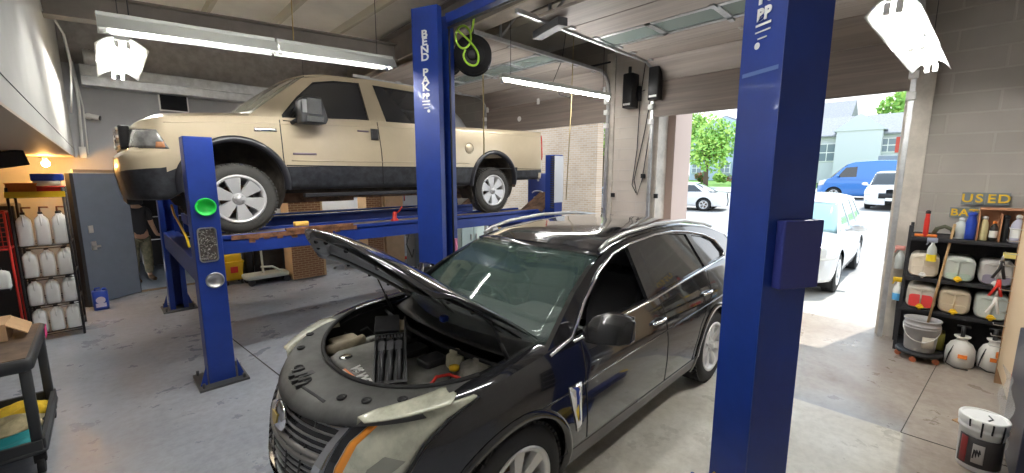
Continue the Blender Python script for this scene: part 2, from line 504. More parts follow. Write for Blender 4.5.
# ------------------------------------------------------------ dark crossover with raised hood
car_paint = mat('black_car_paint', (.028, .028, .032), .13, metal=.5, coat=1., spec=.6)
car_lower = mat('grey_rocker', (.16, .15, .145), .4)
glass_ws = mat('windscreen_glass', (.10, .16, .145), .02, trans=.0, alpha=.26, spec=1., coat=.6)
glass_side = mat('privacy_glass', (.02, .02, .022), .05, spec=.8, coat=.6, alpha=.92)
lens = mat('hazy_headlamp_lens', (.5, .5, .4), .22, coat=.8, vary=.25, scale=7)
amber = mat('amber_lens', (.8, .28, .03), .2, coat=.6)
plate_gr = mat('dusty_black_plastic', (.085, .085, .082), .6, vary=.25, scale=6)
eng_gr = mat('engine_cover_plastic', (.2, .2, .185), .5, vary=.35, scale=5)
seat_m = mat('grey_upholstery', (.07, .07, .075), .8)
dash_m = mat('dashboard_vinyl', (.12, .13, .125), .6)
hood_in = mat('hood_underside', (.06, .06, .058), .35, vary=.5, scale=8, coat=.3)

def srx():
    c = thing('crossover_car', 'black crossover car with open bonnet parked between the two tall blue lift columns', 'car', (.54, 2.36, 0))
    prof = [(.2, .90), (.3, .955), (.42, .985), (.6, 1), (.75, 1), (.90, .985), (1.02, .95), (1.1, .912), (1.22, .87)]
    zt = [(0, .915), (.15, .945), (.4, .99), (.63, 1.025), (.9, 1.055), (1.3, 1.085), (1.6, 1.095), (2, 1.10), (3, 1.15), (4.2, 1.2), (4.83, 1.2)]
    zb = [(0, .26), (.6, .24), (1.4, .24), (3.3, .26), (4.2, .3), (4.83, .34)]
    g = ((.2, .05), (.35, .02), (.5, 0), (.7, .02), (.8, .05), (.9, .12), (1., .16))
    rg = ((.2, .1), (.4, 0), (.7, .0), (1.0, .05), (1.2, .1))
    v = Veh(4.83, .95, .95, 2.0, .4, 2.6, prof, zb, zt, (.93, 3.737), .372, .43, .375, g, rg, tw=.235, track=.93)
    def topfn(x):
        z = lerp(zt, x)
        if x < 1.28: return [(.97, z+.012), (.9, z+.018), (.845, z+.012), (.835, z-.03)]
        return [(.985, z+.006), (.97, z+.004), (.955, z-.0), (.95, z-.01)]
    def key(x, z, side, k):
        if k == 'u': return ('floor_pan', 1)
        m = 0
        if k == 's' and 1.32 < x < 3.35 and z < .40: return ('rocker_panel_%d' % side, 1)
        if k == 's' and 1.52 < x < 2.62: return ('front_door_%d' % side, 0)
        if k == 's' and 2.62 < x < 3.62 and not (x > 3.30 and z < .8 and (x-3.737)**2+(z-.375)**2 < .43**2): return ('rear_door_%d' % side, 0)
        if k == 's' and x < 1.52 and not (x < .5 and z < .62): return ('fender_%d' % side, 0)
        if x <= .5 and z < .62: return ('bumper', 0)
        if x > 4.5 and z < .7: return ('rear_bumper', 0)
        return ('body_shell', 0)
    parts = v.shell(key, topfn)
    for nm, gg in parts.items():
        build(nm.replace('_-1', '').replace('_1', ''), gg, [car_paint, car_lower], c)
    v.wells(c, black_pl)
    v.lip(c, car_paint, w=.03, out=.014)
    for x in v.axles:
        for s in (-1, 1): v.wheel(c, x, s, 7, style=1, rimR=.66)
    for s in (-1, 1):
        for pts in ([(1.52, 1.06), (1.50, .8), (1.54, .42)], [(2.62, 1.12), (2.64, .8), (2.64, .41)], [(3.66, 1.17), (3.62, .95), (3.33, .72), (3.22, .5), (3.2, .41)], [(1.3, .405), (3.3, .405)]):
            v.line(pts, c, side=s, r=.0035, off=.0005)
        v.line([(1.0, .80), (1.9, .83), (3.0, .86), (4.3, .90)], c, side=s, r=.006, m=car_paint, off=.0, name='character_line')
    # greenhouse
    outline = [(1.16, 1.045), (1.36, 1.175), (1.62, 1.335), (1.88, 1.46), (2.15, 1.545), (2.5, 1.59), (2.9, 1.612), (3.3, 1.61), (3.7, 1.585), (4.1, 1.53), (4.45, 1.44), (4.74, 1.2), (4.6, 1.185), (3.9, 1.175), (3.0, 1.135), (2.0, 1.085)]
    w1 = [(1.50, 1.10), (1.72, 1.275), (1.95, 1.405), (2.2, 1.495), (2.42, 1.535), (2.46, 1.125)]
    w2 = [(2.61, 1.14), (2.58, 1.548), (2.9, 1.565), (3.2, 1.56), (3.52, 1.525), (3.68, 1.2)]
    w3 = [(3.78, 1.21), (3.62, 1.51), (3.9, 1.465), (4.1, 1.40), (4.22, 1.27), (4.2, 1.235)]
    roof = [(2.0, 1.51), (2.25, 1.565), (2.6, 1.602), (3.0, 1.617), (3.5, 1.603), (4.1, 1.53), (4.5, 1.42)]
    ys, rf, ws = v.gh(c, .868, .66, 1.08, 1.55, outline, [w1, w2, w3], roof, (1.34,), 1.075, car_paint, (glass_ws, glass_side), roofcrown=.055, bow=.24, rear=(4.8, 1.17), open_wins=((0, -1),), topbow=.2)
    for s in (-1, 1):
        t = G(); t.tube([Vector((a, s*(ys(b)+.008), b)) for a, b in [(1.22, 1.06), (1.45, 1.10), (1.68, 1.27), (1.93, 1.415), (2.18, 1.51), (2.45, 1.553), (2.9, 1.583), (3.25, 1.578), (3.55, 1.548), (3.9, 1.485), (4.12, 1.415), (4.25, 1.28), (4.22, 1.222), (3.6, 1.185), (2.5, 1.115), (1.45, 1.078)]], .010, 6)
        build('window_surround', t, chrome, c)
        t = G(); P = [(2.05, 1.55), (2.15, 1.60), (2.4, 1.645), (2.9, 1.675), (3.5, 1.66), (4.0, 1.595), (4.2, 1.545)]
        t.tube([Vector((a, s*(.655), b)) for a, b in P], .017, 8); build('roof_rail', t, mat('satin_rail', (.6, .6, .6), .3, metal=.8), c)
        # mirror
        q = G(); y = s*.98
        q.loft([[Vector((1.60+dx*.6, s*(.86), 1.12+dz*.35)) for dx, dz in ((-.06, -.06), (.06, -.06), (.06, .06), (-.06, .06))],
                [Vector((1.57+dx, s*.93, 1.13+dz)) for dx, dz in ((-.08, -.05), (.07, -.05), (.07, .05), (-.06, .05))],
                [Vector((1.57+dx, s*.955, 1.15+dz)) for dx, dz in ((-.09, -.07), (.08, -.065), (.08, .085), (-.03, .085))],
                [Vector((1.59+dx, s*1.02, 1.16+dz)) for dx, dz in ((-.10, -.075), (.08, -.07), (.08, .10), (-.01, .10))],
                [Vector((1.61+dx, s*1.14, 1.16+dz)) for dx, dz in ((-.07, -.065), (.07, -.06), (.07, .09), (.01, .09))],
                [Vector((1.63+dx, s*1.18, 1.16+dz)) for dx, dz in ((-.03, -.06), (.04, -.05), (.04, .07), (.01, .07))]])
        mo = build('door_mirror', q, mat('mirror_black', (.012, .012, .013), .25, coat=.5), c, bevel=.012)
        gl = G(); gl.box(1.679, 1.685, s*1.07-.09, s*1.07+.07, 1.09, 1.25); build('mirror_glass', gl, chrome, mo)
        for hx in (2.50, 3.50):
            h = G(); z = .955 if hx < 3 else .985
            P = [v.S(hx-.11+.22*k/8, z, .012+.022*sin(PI*k/8), s) for k in range(9)]; h.tube(P, [.010]+[.014]*7+[.010], 8)
            build('door_handle', h, chrome, c)
        v.patch('side_vent', [(1.33, .84), (1.36, .70), (1.42, .52)], [(1.45, .84), (1.45, .70), (1.455, .53)], c, chrome, off=.012, side=s, nu=8, nv=4)
        TL = [(.10, .58), (.115, .70), (.14, .82), (.19, .925), (.28, .955), (.38, .975), (.50, .998), (.62, 1.015)]
        BL = [(.30, .58), (.33, .67), (.36, .75), (.39, .82), (.43, .88), (.48, .93), (.55, .97), (.635, 1.01)]
        hl = v.patch('headlamp', TL, BL, c, lens, off=.012, side=s, nu=28, nv=10)
        def lt(u, t, o=.018):
            x = .22+.41*u; z = lerp(zt, x); ye = v.hw(x)*lerp(prof, z)+.008; ye += (.77-ye)*max(0, u-.8)/.2*(1 if ye > .77 else 0); yi = lerp([(.20, .50), (.40, .605), (.55, .655), (.70, .69)], x)
            return (x, s*(ye+.004+(yi-ye)*t), z-.002+o*(1-(1-t)**2.2)*min(1, u*6, (1-u)*8)-.05*max(0, t-.8)/.2)
        q = G(); q.grid(lt, 20, 8); build('headlamp_upper', q, lens, hl, solid=.008)
        v.patch('turn_signal', TL[:5], [(a+.035, z-.004) for a, z in TL[:5]], hl, amber, off=.021, side=s, nu=16, nv=3, thick=.004)
        v.patch('headlamp_frame', BL, [(a+.016, z-.008) for a, z in BL], hl, black_pl, off=.016, side=s, nu=24, nv=2, thick=.006)
        v.patch('lamp_reflector', [(.17, .60), (.2, .72), (.26, .80)], [(.25, .60), (.30, .70), (.36, .77)], hl, mat('lamp_inner', (.35, .35, .3), .25, metal=.4), off=.019, side=s, nu=8, nv=6, thick=.004)
    # grille
    def nose(y, z, off=0):
        h = v.W*lerp(prof, z); t = min(.999, abs(y)/h)
        x = v.fa-v.fa*(1-t**v.fn)**(1/v.fn)
        return Vector((x+lerp(g, z)-off, y, z))
    def ns(name, outer, inner=(), m=chrome, off=.012, d=.02, par=c):
        q = G(); pts = []
        def dens(l): 
            o = []
            for (a, b), (e, f) in zip(l, l[1:]+l[:1]):
                for k in range(6): o.append((a+(e-a)*k/6, b+(f-b)*k/6))
            return o
        q.poly(dens(outer), [dens(i) for i in inner], lambda a, b, k: nose(a, b, off-d*k), depth=1)
        return build(name, q, m, par)
    O = [(-.47, .88), (-.33, .49), (.33, .49), (.47, .88), (.2, .915), (-.2, .915)]
    I = [(-.43, .862), (-.295, .535), (.295, .535), (.43, .862), (.2, .892), (-.2, .892)]
    gr = ns('grille', O, [I], chrome, .03, .05)
    ns('grille_backing', I, (), black_pl, -.03, .01, gr)
    for k in range(10):
        z = .565+.0325*k
        if abs(z-.70) < .02: continue
        w = .305+(z-.505)*.43
        q = G(); q.tube([nose(-w+2*w*i/20, z, .004) for i in range(21)], .0065, 6); build('grille_bar', q, mat('grey_bar', (.3, .3, .3), .35, metal=.8), gr)
    q = G(); w = .36
    for zz in (.69, .72): q.tube([nose(-w+2*w*i/20, zz, .008) for i in range(21)], .015, 6)
    build('grille_centre_bar', q, mat('grey_plate', (.22, .21, .2), .4, metal=.5), gr)
    for yy in (-.27, -.12, .12, .27):
        q = G(); q.tube([nose(yy*.8, .55, .008), nose(yy*.9, .70, .008), nose(yy, .88, .008)], .007, 6); build('grille_upright', q, black_pl, gr)
    e = G(); e.lathe([(.001, .03), (.05, .03), (.083, .012), (.085, 0)], (0, 0, 0), 'Z', 28); M = frame(nose(0, .815, .03), (0, -1, 0), (.12, 0, 1)); e.xf(M)
    em = build('emblem', e, chrome, gr)
    e = G(); e.poly([(-.042, .028), (.042, .028), (.03, -.022), (0, -.04), (-.03, -.022)], (), lambda a, b, k: Vector((a, b, .032+.005*(1-k))), depth=1); e.xf(M)
    build('crest', e, mat('crest_gold', (.5, .35, .08), .3, metal=.6), em)
    v2 = [(-.62, .33), (.62, .33), (.55, .42), (-.55, .42)]
    ns('lower_intake', v2, (), black_pl, .006, .02)
    # radiator support cover
    def zc_(x): return lerp(zt, x)+.018
    def xb(y): return .97-.64*sqrt(max(0, 1-(abs(y)/.79)**2.15))
    def xf(y):
        h = v.W*.965; t = min(.99, abs(y)/h); return v.fa-v.fa*(1-t**v.fn)**(1/v.fn)+.055
    q = G()
    def cov(u, t):
        y = -.765+1.53*t; a, b = xf(y)+.0, max(xb(y), xf(y)+.02); x = a+(b-a)*u
        zz = .915+.075*min(1, (x-.02)/.42)+.045*max(0, x-.44)/.3
        zz -= .05*(1-min(1, u/.22))**2
        return (x, y, zz+.012*sin(PI*u))
    q.grid(cov, 12, 44); cv = build('radiator_cover', q, plate_gr, c, solid=.012)
    s_ = G(); s_.tube([(max(xb(y), xf(y)+.02), y, cov(1, (y+.765)/1.53)[2]+.012) for y in [-.76+1.52*i/50 for i in range(51)]], .013, 8); build('hood_gasket', s_, black_rub, c)
    for y in (-.62, -.47, -.33, .0, .2, .45, .6):
        f = G(); u = .42; t = (y+.765)/1.53; p = Vector(cov(u, t)); f.lathe([(.026, .0), (.026, .008), (.018, .01), (.016, .002), (.001, .003)], p+Vector((0, 0, .006)), 'Z', 14); build('push_clip', f, black_rub, cv)
    f = G()
    for k in range(6):
        y = -.02+.035*k; p = Vector(cov(.30+.1*(k % 2), (y+.765)/1.53)); f.box(p.x-.035, p.x+.03, p.y-.012, p.y+.012, p.z, p.z+.022)
    f.box(.15, .30, .05, .1, .945, .97); build('hood_latch', f, black_pl, cv)
    f = G()
    f.tube([(.165, -.28, .945), (.135, 0, .943), (.155, .22, .945)], .014, 6); build('cover_ridge', f, black_pl, cv)
    # bay
    b = G(); zf = .42
    b.add([(.34, -.5, zf), (.75, -.70, zf), (1.3, -.72, zf), (1.3, .72, zf), (.75, .70, zf), (.34, .5, zf)], [(0, 1, 2, 3, 4, 5)], 0, False)
    for s in (-1, 1): b.grid(lambda u, t: (.30+u*1.05, s*min(.72+.07*t, v.hw(.30+u*1.05)*.86), zf+(lerp(zt, .30+u*1.05)-.02-zf)*t), 10, 3)
    b.add([(1.33, -.78, zf), (1.33, .78, zf), (1.33, .78, 1.04), (1.33, -.78, 1.04)], [(0, 1, 2, 3)], 0, False)
    b.grid(lambda u, t: (max(xb(-.74+1.48*u), .3)-.02, -.74+1.48*u, zf+(.88-zf)*t), 20, 2) if False else None
    build('engine_bay', b, black_pl, c)
    # engine
    e = G()
    e.loft([[Vector((cx+dx*k, cy+dy*k, z)) for dx, dy in ((-.25, -.34), (-.17, -.40), (.20, -.40), (.26, -.30), (.26, .32), (.2, .4), (-.16, .42), (-.25, .34))] for cx, cy, z, k in ((.68, .02, .70, 1.08), (.68, .02, .80, 1.06), (.67, .02, .845, 1.0), (.66, .02, .862, .9))])
    ec = build('engine_cover', e, eng_gr, c, bevel=.01)
    for y in (-.2, .02, .24):
        e = G(); e.rbox(.78, .95, y-.07, y+.07, .855, .90, .03); build('cover_rib', e, black_pl, ec)
    e = G(); e.lathe([(.001, .012), (.03, .012), (.042, .004), (.044, 0)], (.50, .27, .862), 'Z', 20); build('oval_emblem', e, chrome, ec)
    e = G(); e.box(.405, .435, -.12, .10, .8625, .8655) if False else e.box(.40, .425, -.12, .10, .850, .866); st = build('sticker', e, mat('sticker_white', (.7, .68, .62), .5), ec)
    e = G(); e.box(.412, .425, -.12, .10, .866, .8675); build('sticker_stripe', e, mat('sticker_orange', (.75, .25, .1), .5), st)
    lettering('V6 VVT', frame((.455, -.05, .868), (-.16, -1, 0), (1, -.16, 0)), .085, white_pt, ec, .002, world=False, bold=.003)
    e = G(); e.box(.40, .98, -.30, .36, .45, .72); e.cyl((.45, -.2, .6), (.38, -.2, .6), .09); e.cyl((.45, .12, .62), (.38, .12, .62), .07)
    e.tube([(.42, -.34, .74), (.6, -.42, .78), (.8, -.44, .8), (1.0, -.4, .84)], .028, 8); e.tube([(.5, .42, .76), (.62, .5, .8), (.8, .52, .82), (1., .4, .86)], .032, 8)
    build('engine_block', e, mat('cast_alloy', (.3, .29, .27), .55, metal=.3, vary=.5, scale=14), c)
    for (x, y, r) in ((.98, .50, .10), (.98, -.50, .10)):
        e = G(); e.lathe([(r*1.5, -.3), (r*1.4, -.1), (r*1.15, .0), (r, .03), (r*.5, .045), (.02, .05), (.02, .07), (.001, .07)], (x, y, .88), 'Z', 24); build('strut_tower', e, mat('dusty_metal', (.34, .32, .28), .6, metal=.3, vary=.4), c)
    # fluid bottle, fuse box, brake fluid, hoses, cables
    e = G(); e.lathe([(.055, -.1), (.06, 0), (.055, .04), (.03, .05), (.034, .052), (.034, .075), (.001, .078)], (.97, -.30, .87), 'Z', 20); build('coolant_tank', e, mat('aged_plastic', (.45, .42, .3), .5, vary=.3), c)
    e = G(); e.lathe([(.03, 0), (.032, .02), (.001, .022)], (.86, -.44, .90), 'Z', 16); build('washer_cap', e, yellow_pl, c)
    e = G(); e.rbox(.55, .80, -.66, -.50, .72, .865, .02); fb = build('fuse_box', e, black_pl, c)
    e = G(); e.rbox(.52, .72, .50, .66, .72, .87, .03); build('air_duct', e, mat('tan_dusty', (.4, .34, .24), .6, vary=.3), c)
    e = G(); e.tube([(.42, .55, .84), (.5, .45, .86), (.6, .44, .87), (.72, .5, .86)], .035, 10); build('intake_hose', e, mat('tan_dusty', (0, 0, 0)), c)
    e = G(); e.tube([(.66, -.48, .885), (.72, -.46, .91), (.80, -.47, .90), (.84, -.52, .88), (.80, -.58, .89)], .010, 8); build('battery_cable', e, red_pl, c)
    e = G(); e.tube([(.58, -.47, .88), (.66, -.52, .90), (.74, -.55, .88)], .009, 8); e.box(.62, .70, -.545, -.50, .875, .90); build('cable_clip', e, white_pt, c)
    random.seed(3)
    for k in range(22):
        e = G(); x = random.uniform(.45, 1.15); y = random.choice((-1, 1))*random.uniform(.40, .68)
        a = Vector((x, y, random.uniform(.74, .84))); b2 = a+Vector((random.uniform(-.2, .2), random.uniform(-.12, .12), random.uniform(-.05, .05)))
        e.tube([a, (a+b2)/2+Vector((0, 0, .04)), b2], random.uniform(.006, .014), 6); build('engine_hose', e, black_rub, c)
    for k in range(16):
        e = G(); x = random.uniform(.45, 1.1); y = random.choice((-1, 1))*random.uniform(.42, .66); s = random.uniform(.02, .05)
        e.box(x-s, x+s, y-s, y+s, .6, random.uniform(.72, .80), 0, (0, 0, random.uniform(0, 1)))
        build('engine_fitting', e, mat('dusty_metal', (0, 0, 0)), c, bevel=.006)
    e = G()
    e.grid(lambda u, t: (1.14+.26*u-.1*(1-(2*t-1)**2), -.78+1.56*t, 1.01+.06*u+.015*sin(PI*u)), 6, 20); cw = build('cowl_panel', e, mat('cowl_plastic', (.035, .035, .035), .5, vary=.4), c, solid=.01)
    e = G(); e.tube([(1.05-.09*(1-(t*2-1)**2), -.76+1.52*t, .985) for t in [i/20 for i in range(21)]], .014, 8); build('cowl_seal', e, black_rub, cw)
    for (y0, y1) in ((-.45, .15), (.05, .66)):
        e = G(); a = Vector((1.25, y0, 1.06)); bq = Vector((1.36, y1, 1.10)); e.tube([a, (a+bq)/2+Vector((0, 0, .03)), bq], .009, 6)
        e.tube([bq+Vector((.015, -.38, -.015)), bq+Vector((.01, .1, .0))], .007, 6); build('wiper', e, black_pl, c)
    # raised hood
    TH = R_(39.5); hx, hz = 1.27, 1.105
    def hs(u, t):      # u 0 hinge..1 front, t 0..1 across
        y = (-.735+1.47*t)*(1-.03*u); a = xf(y)+.055; x = hx-.03*(1-(2*t-1)**2)*2-(hx-a)*u
        z = hz+.05*(1-(abs(y)/.76)**2.2)-.11*(u**1.7)-.04*max(0, u-.8)/.2*max(0, u-.8)/.2
        return x, y, z
    def rot(p, d=0):
        x, y, z = p; dx, dz = x-hx, z-hz+d
        return Vector((hx+dx*cos(TH)+dz*sin(TH), y, hz-dx*sin(TH)+dz*cos(TH)))
    e = G(); e.grid(lambda u, t: rot(hs(u, t)), 20, 24)
    hd = build('hood', e, car_paint, c, solid=.006)
    e = G(); e.grid(lambda u, t: rot(hs(.03+.94*u, .02+.96*t), -.012-.028*min(1, 6*min(u, 1-u, t, 1-t)+.0)), 20, 24); build('hood_inner_panel', e, hood_in, hd, solid=.004)
    e = G()
    for t0, t1 in ((.04, .12), (.88, .96)):
        e.grid(lambda u, t: rot(hs(.06+.88*u, t0+(t1-t0)*t), -.05-.012*sin(PI*t)), 14, 5)
    e.grid(lambda u, t: rot(hs(.84+.11*u, .08+.84*t), -.05-.014*sin(PI*u)), 5, 24)
    build('hood_reinforcement', e, hood_in, hd, solid=.003)
    for u, t in ((.92, .2), (.92, .35), (.92, .5), (.92, .65), (.9, .8), (.7, .92), (.5, .93), (.3, .93), (.7, .07), (.5, .07), (.3, .07)):
        e = G(); e.sphere(rot(hs(u, t), -.062), .014, 8); build('rubber_buffer', e, black_rub, hd)
    for s, tt in ((-1, .04), (1, .96)):
        e = G(); a = Vector((1.08, s*.70, .99)); b2 = rot(hs(.42, tt), -.05); e.tube([a, a.lerp(b2, .5)], .012, 8); e.tube([a.lerp(b2, .45), b2], .006, 8)
        build('hood_strut', e, black_pl, c)
    e = G(); e.rbox(1.08, 1.13, -.02, .03, 1.07, 1.11, .01); build('washer_connector', e, blue_pl, cw)
    for o in c.children:
        if o.name.split('.')[0] in ('engine_cover', 'engine_block', 'strut_tower', 'coolant_tank', 'washer_cap', 'fuse_box', 'air_duct', 'intake_hose', 'battery_cable', 'cable_clip', 'engine_hose', 'engine_fitting'): o.location.z += .045
    # interior
    e = G(); e.box(1.42, 4.5, -.78, .78, .34, .40); e.box(4.1, 4.6, -.75, .75, .4, .95); build('cabin_floor', e, black_pl, c)
    e = G(); e.grid(lambda u, t: (1.36+.42*u-.12*(1-(2*t-1)**2)*(1-u), -.76+1.52*t, 1.055+.02*sin(PI*u)-.07*max(0, u-.8)*5*1.), 8, 16)
    e.box(1.72, 1.80, -.74, .74, .62, 1.03); build('dashboard', e, dash_m, c, solid=.01)
    e = G(); e.rbox(1.55, 1.85, -.56, -.18, 1.03, 1.115, .05, axis='Z'); build('instrument_hood', e, dash_m, c)
    e = G(); N = 28
    Mx = Matrix.Translation(Vector((1.93, .37, .98)))@Matrix.Rotation(R_(62), 4, 'Y')
    e.tube([Mx@Vector((.185*cos(2*PI*k/N), .185*sin(2*PI*k/N), 0)) for k in range(N)], .015, 8, closed=True)
    e.tube([Mx@Vector((0, -.18, 0)), Mx@Vector((0, .18, 0))], .018, 8); e.cyl(Mx@Vector((0, 0, -.12)), Mx@Vector((0, 0, .02)), .05); build('steering_wheel', e, black_pl, c)
    for (sx, sy) in ((2.25, -.38), (2.25, .38), (3.15, -.36), (3.15, .36)):
        e = G(); e.rbox(sx-.02, sx+.5, sy-.25, sy+.25, .5, .68, .08)
        e.loft([[Vector((sx+.42+dz*.28+dx, sy+yy*k, .64+dz)) for dx, yy in ((-.07, -.2), (.07, -.18), (.07, .18), (-.07, .2), (-.09, .1), (-.09, -.1))] for dz, k in ((0, 1.15), (.2, 1.25), (.45, 1.15), (.58, .9))])
        e.rbox(sx+.56, sx+.66, sy-.13, sy+.13, 1.27, 1.44, .04); build('seat', e, seat_m, c, bevel=.02)
    e = G(); e.rbox(1.96, 2.0, -.13, .13, 1.40, 1.46, .015, axis='Z'); build('interior_mirror', e, black_pl, c)
    for s in (-1, 1):
        t = v.patch('tail_lamp', [(4.62, 1.1), (4.62, .75)], [(4.8, 1.1), (4.8, .75)], c, mat('red_lens', (.5, .01, .01), .15, coat=.6), side=s, nu=8, nv=5)
    return c, v
CAR, CARV = srx()

# black cable tray leaning on the engine
t = thing('coil_pack_tray', 'black plastic tray holding three thick cables, propped on the car engine', 'tray', (.54+.50, 2.36-.33, .925))
yv = Vector((.40, .66, .62)).normalized(); xv = Vector((.86, -.51, 0)).normalized(); zv = xv.cross(yv)
if zv.z < 0: zv = -zv
Mt = Matrix((xv, yv, zv)).transposed().to_4x4()
e = G(); e.box(-.09, .09, 0, .42, 0, .02)
for x0, x1, y0, y1 in ((-.09, -.078, 0, .42), (.078, .09, 0, .42), (-.09, .09, 0, .014), (-.09, .09, .30, .31)): e.box(x0, x1, y0, y1, .02, .06)
e.box(-.09, .05, .31, .42, .02, .085)
e.xf(Mt); build('tray', e, black_pl, t, bevel=.004)
gc = mat('grey_cable', (.06, .06, .065), .35)
for x in (-.048, 0, .048):
    e = G(); e.tube([(x, .27, .05), (x, .2, .06), (x+.003, .12, .055), (x, .02, .04)], [.012, .016, .013, .013], 8); e.box(x-.018, x+.018, .19, .25, .03, .075); e.xf(Mt); build('cable', e, gc, t)
for k in range(8):
    e = G(); e.box(-.075+.019*k, -.063+.019*k, .275, .295, .02, .062); e.xf(Mt); build('tray_rib', e, gc, t)
e = G(); e.box(.052, .088, .33, .40, .02, .05); e.xf(Mt); build('label_patch', e, mat('aged_tag', (.3, .24, .16), .6), t)
# ------------------------------------------------------------ gold pickup on the four-post lift
gold = mat('gold_truck_paint', (.56, .47, .33), .3, metal=.35, coat=.6, vary=.05, scale=2)
dirty_blk = mat('dirty_black_trim', (.03, .032, .038), .4, vary=.5, scale=9)
glass_tr = mat('truck_glass', (.03, .03, .032), .05, spec=.8, coat=.6)
LZ = 1.42
def truck():
    c = thing('pickup_truck', 'gold crew cab pickup truck raised on the blue four-post lift', 'pickup truck', (.15, 6.62, LZ))
    prof = [(.3, .95), (.5, .965), (.7, .99), (.9, 1), (1.1, 1), (1.3, .99), (1.5, .975)]
    zt = [(0, 1.16), (.08, 1.22), (.25, 1.27), (.7, 1.32), (1.2, 1.36), (1.5, 1.37), (2.4, 1.43), (3.9, 1.46), (6.3, 1.53)]
    zb = [(0, .42), (.35, .42), (.5, .52), (1.4, .50), (4.5, .50), (5.4, .58), (6.3, .60)]
    g = ((.3, .04), (.5, .0), (.72, -.03), (.92, -.02), (.94, .05), (1.2, .10))
    v = Veh(6.3, 1.0, .42, 3.2, .12, 3.2, prof, zb, zt, (.98, 4.95), .405, .51, .56, g, tw=.26, track=.955)
    def topfn(x):
        z = lerp(zt, x)
        if x < 1.3:
            k = min(1, x/.3)
            return [(.96, z+.02*k), (.8, z+.05*k), (.5, z+.065*k), (0, z+.07*k)]
        if x > 4.04: return [(.97, z), (.93, z-.02), (.925, z-.5), (0, z-.5)]
        return [(.97, z), (.9, z-.01), (.5, z-.02), (0, z-.02)]
    def key(x, z, side, k):
        if k == 'u': return ('floor_pan', 1)
        m = 0
        if x < .5 and z < .94: return ('front_bumper', 1 if z < .74 else 0)
        if k == 't':
            return ('hood', 0) if x < 1.28 else ('cargo_bed', 0) if x > 4.0 else ('cab_shell', 0)
        m = 1 if (z < .80 and x > 1.2) else 0
        if x < 1.46: return ('fender_%d' % side, m)
        if x < 2.75: return ('front_door_%d' % side, m)
        if x < 4.0: return ('rear_door_%d' % side, m)
        if x > 6.1 and z < .74: return ('rear_bumper', 0)
        return ('cargo_bed', m)
    for nm, gg in v.shell(key, topfn).items():
        build(nm.replace('_-1', '').replace('_1', ''), gg, [gold, dirty_blk], c)
    v.wells(c, mat('dirty_wheel_well', (.06, .05, .04), .9, vary=.4))
    v.lip(c, mat('flare_black', (.02, .02, .025), .3, coat=.4), w=.055, out=.03, name='fender_flare', a0=-6, a1=186)
    for x in v.axles:
        for s in (-1, 1): v.wheel(c, x, s, 6, rimR=.68, z=.405, style=0, tire=mat('dusty_tire', (.06, .058, .054), .85, bump=.2, scale=60))
    for s in (-1, 1):
        for pts in ([(1.46, 1.34), (1.47, .9), (1.5, .55)], [(2.72, 1.42), (2.76, 1.0), (2.78, .55)], [(4.0, 1.45), (4.0, .55)], [(1.5, .8), (6.2, .8)]):
            v.line(pts, c, side=s, r=.006)
        v.line([(.3, 1.22), (1.2, 1.28), (2.7, 1.36), (4.0, 1.40), (6.2, 1.44)], c, side=s, r=.006, m=gold, name='body_crease')
        v.line([(1.56, .86), (4.35, .88)], c, side=s, r=.008, m=gold, name='body_crease')
        hl = v.patch('headlamp', [(.035, .95), (.03, 1.15)], [(.36, .95), (.24, 1.14)], c, mat('truck_lamp', (.3, .3, .3), .12, metal=.5, coat=.8, vary=.4), off=.012, side=s, nu=6, nv=14)
        v.patch('turn_lamp', [(.24, .955), (.24, 1.03)], [(.34, .955), (.31, 1.03)], hl, mat('amber_dim', (.4, .17, .08), .2, coat=.6), off=.02, side=s, nu=4, nv=6, thick=.004)
        b = v.patch('fender_badge', [(1.18, 1.185), (1.18, 1.225)], [(1.42, 1.195), (1.42, 1.235)], c, chrome, off=.008, side=s, nu=3, nv=8, thick=.008)
        v.patch('door_badge', [(1.58, .93), (1.58, .955)], [(1.86, .935), (1.86, .96)], c, mat('badge_dark', (.2, .16, .2), .3, metal=.6), off=.006, side=s, nu=3, nv=8, thick=.006)
        v.patch('key_plate', [(2.42, 1.27), (2.42, 1.29)], [(2.58, 1.27), (2.58, 1.29)], c, mat('badge_dark', (0, 0, 0)), off=.006, side=s, nu=3, nv=6, thick=.005)
        for hx in (2.67, 3.85):
            h = v.patch('door_handle', [(hx-.06, 1.17), (hx-.06, 1.32)], [(hx+.05, 1.17), (hx+.05, 1.32)], c, black_pl, off=.02, side=s, nu=8, nv=8)
        v.patch('tail_lamp', [(6.2, .98), (6.2, 1.46)], [(6.288, .98), (6.285, 1.46)], c, mat('red_lens', (.5, .01, .01), .15, coat=.6), off=.012, side=s, nu=8, nv=6)
        f = G(); p = v.S(4.36, 1.13, .003, s); f.lathe([(.001, 0), (.085, 0), (.088, .004)], p-Vector((0, s*.0, 0)), 'Y', 28); build('fuel_flap', f, gold, c)
        f = G(); N = 28; f.tube([p+Vector((.088*cos(2*PI*k/N), 0, .088*sin(2*PI*k/N))) for k in range(N)], .003, 6, closed=True); build('fuel_flap_seam', f, black_rub, c)
        # towing mirror
        q = G(); y = s*1.16
        q.tube([v.S(1.6, 1.30, .0, s)+Vector((0, 0, .02)), (1.62, s*1.1, 1.34)], .025, 8); q.tube([v.S(1.6, 1.30, .0, s)+Vector((0, 0, .10)), (1.64, s*1.1, 1.50)], .018, 8)
        mo = build('mirror_arm', q, black_pl, c)
        q = G(); Q_ = [(1.62, 1.30), (1.90, 1.30), (1.93, 1.36), (1.86, 1.62), (1.68, 1.62), (1.62, 1.56)]
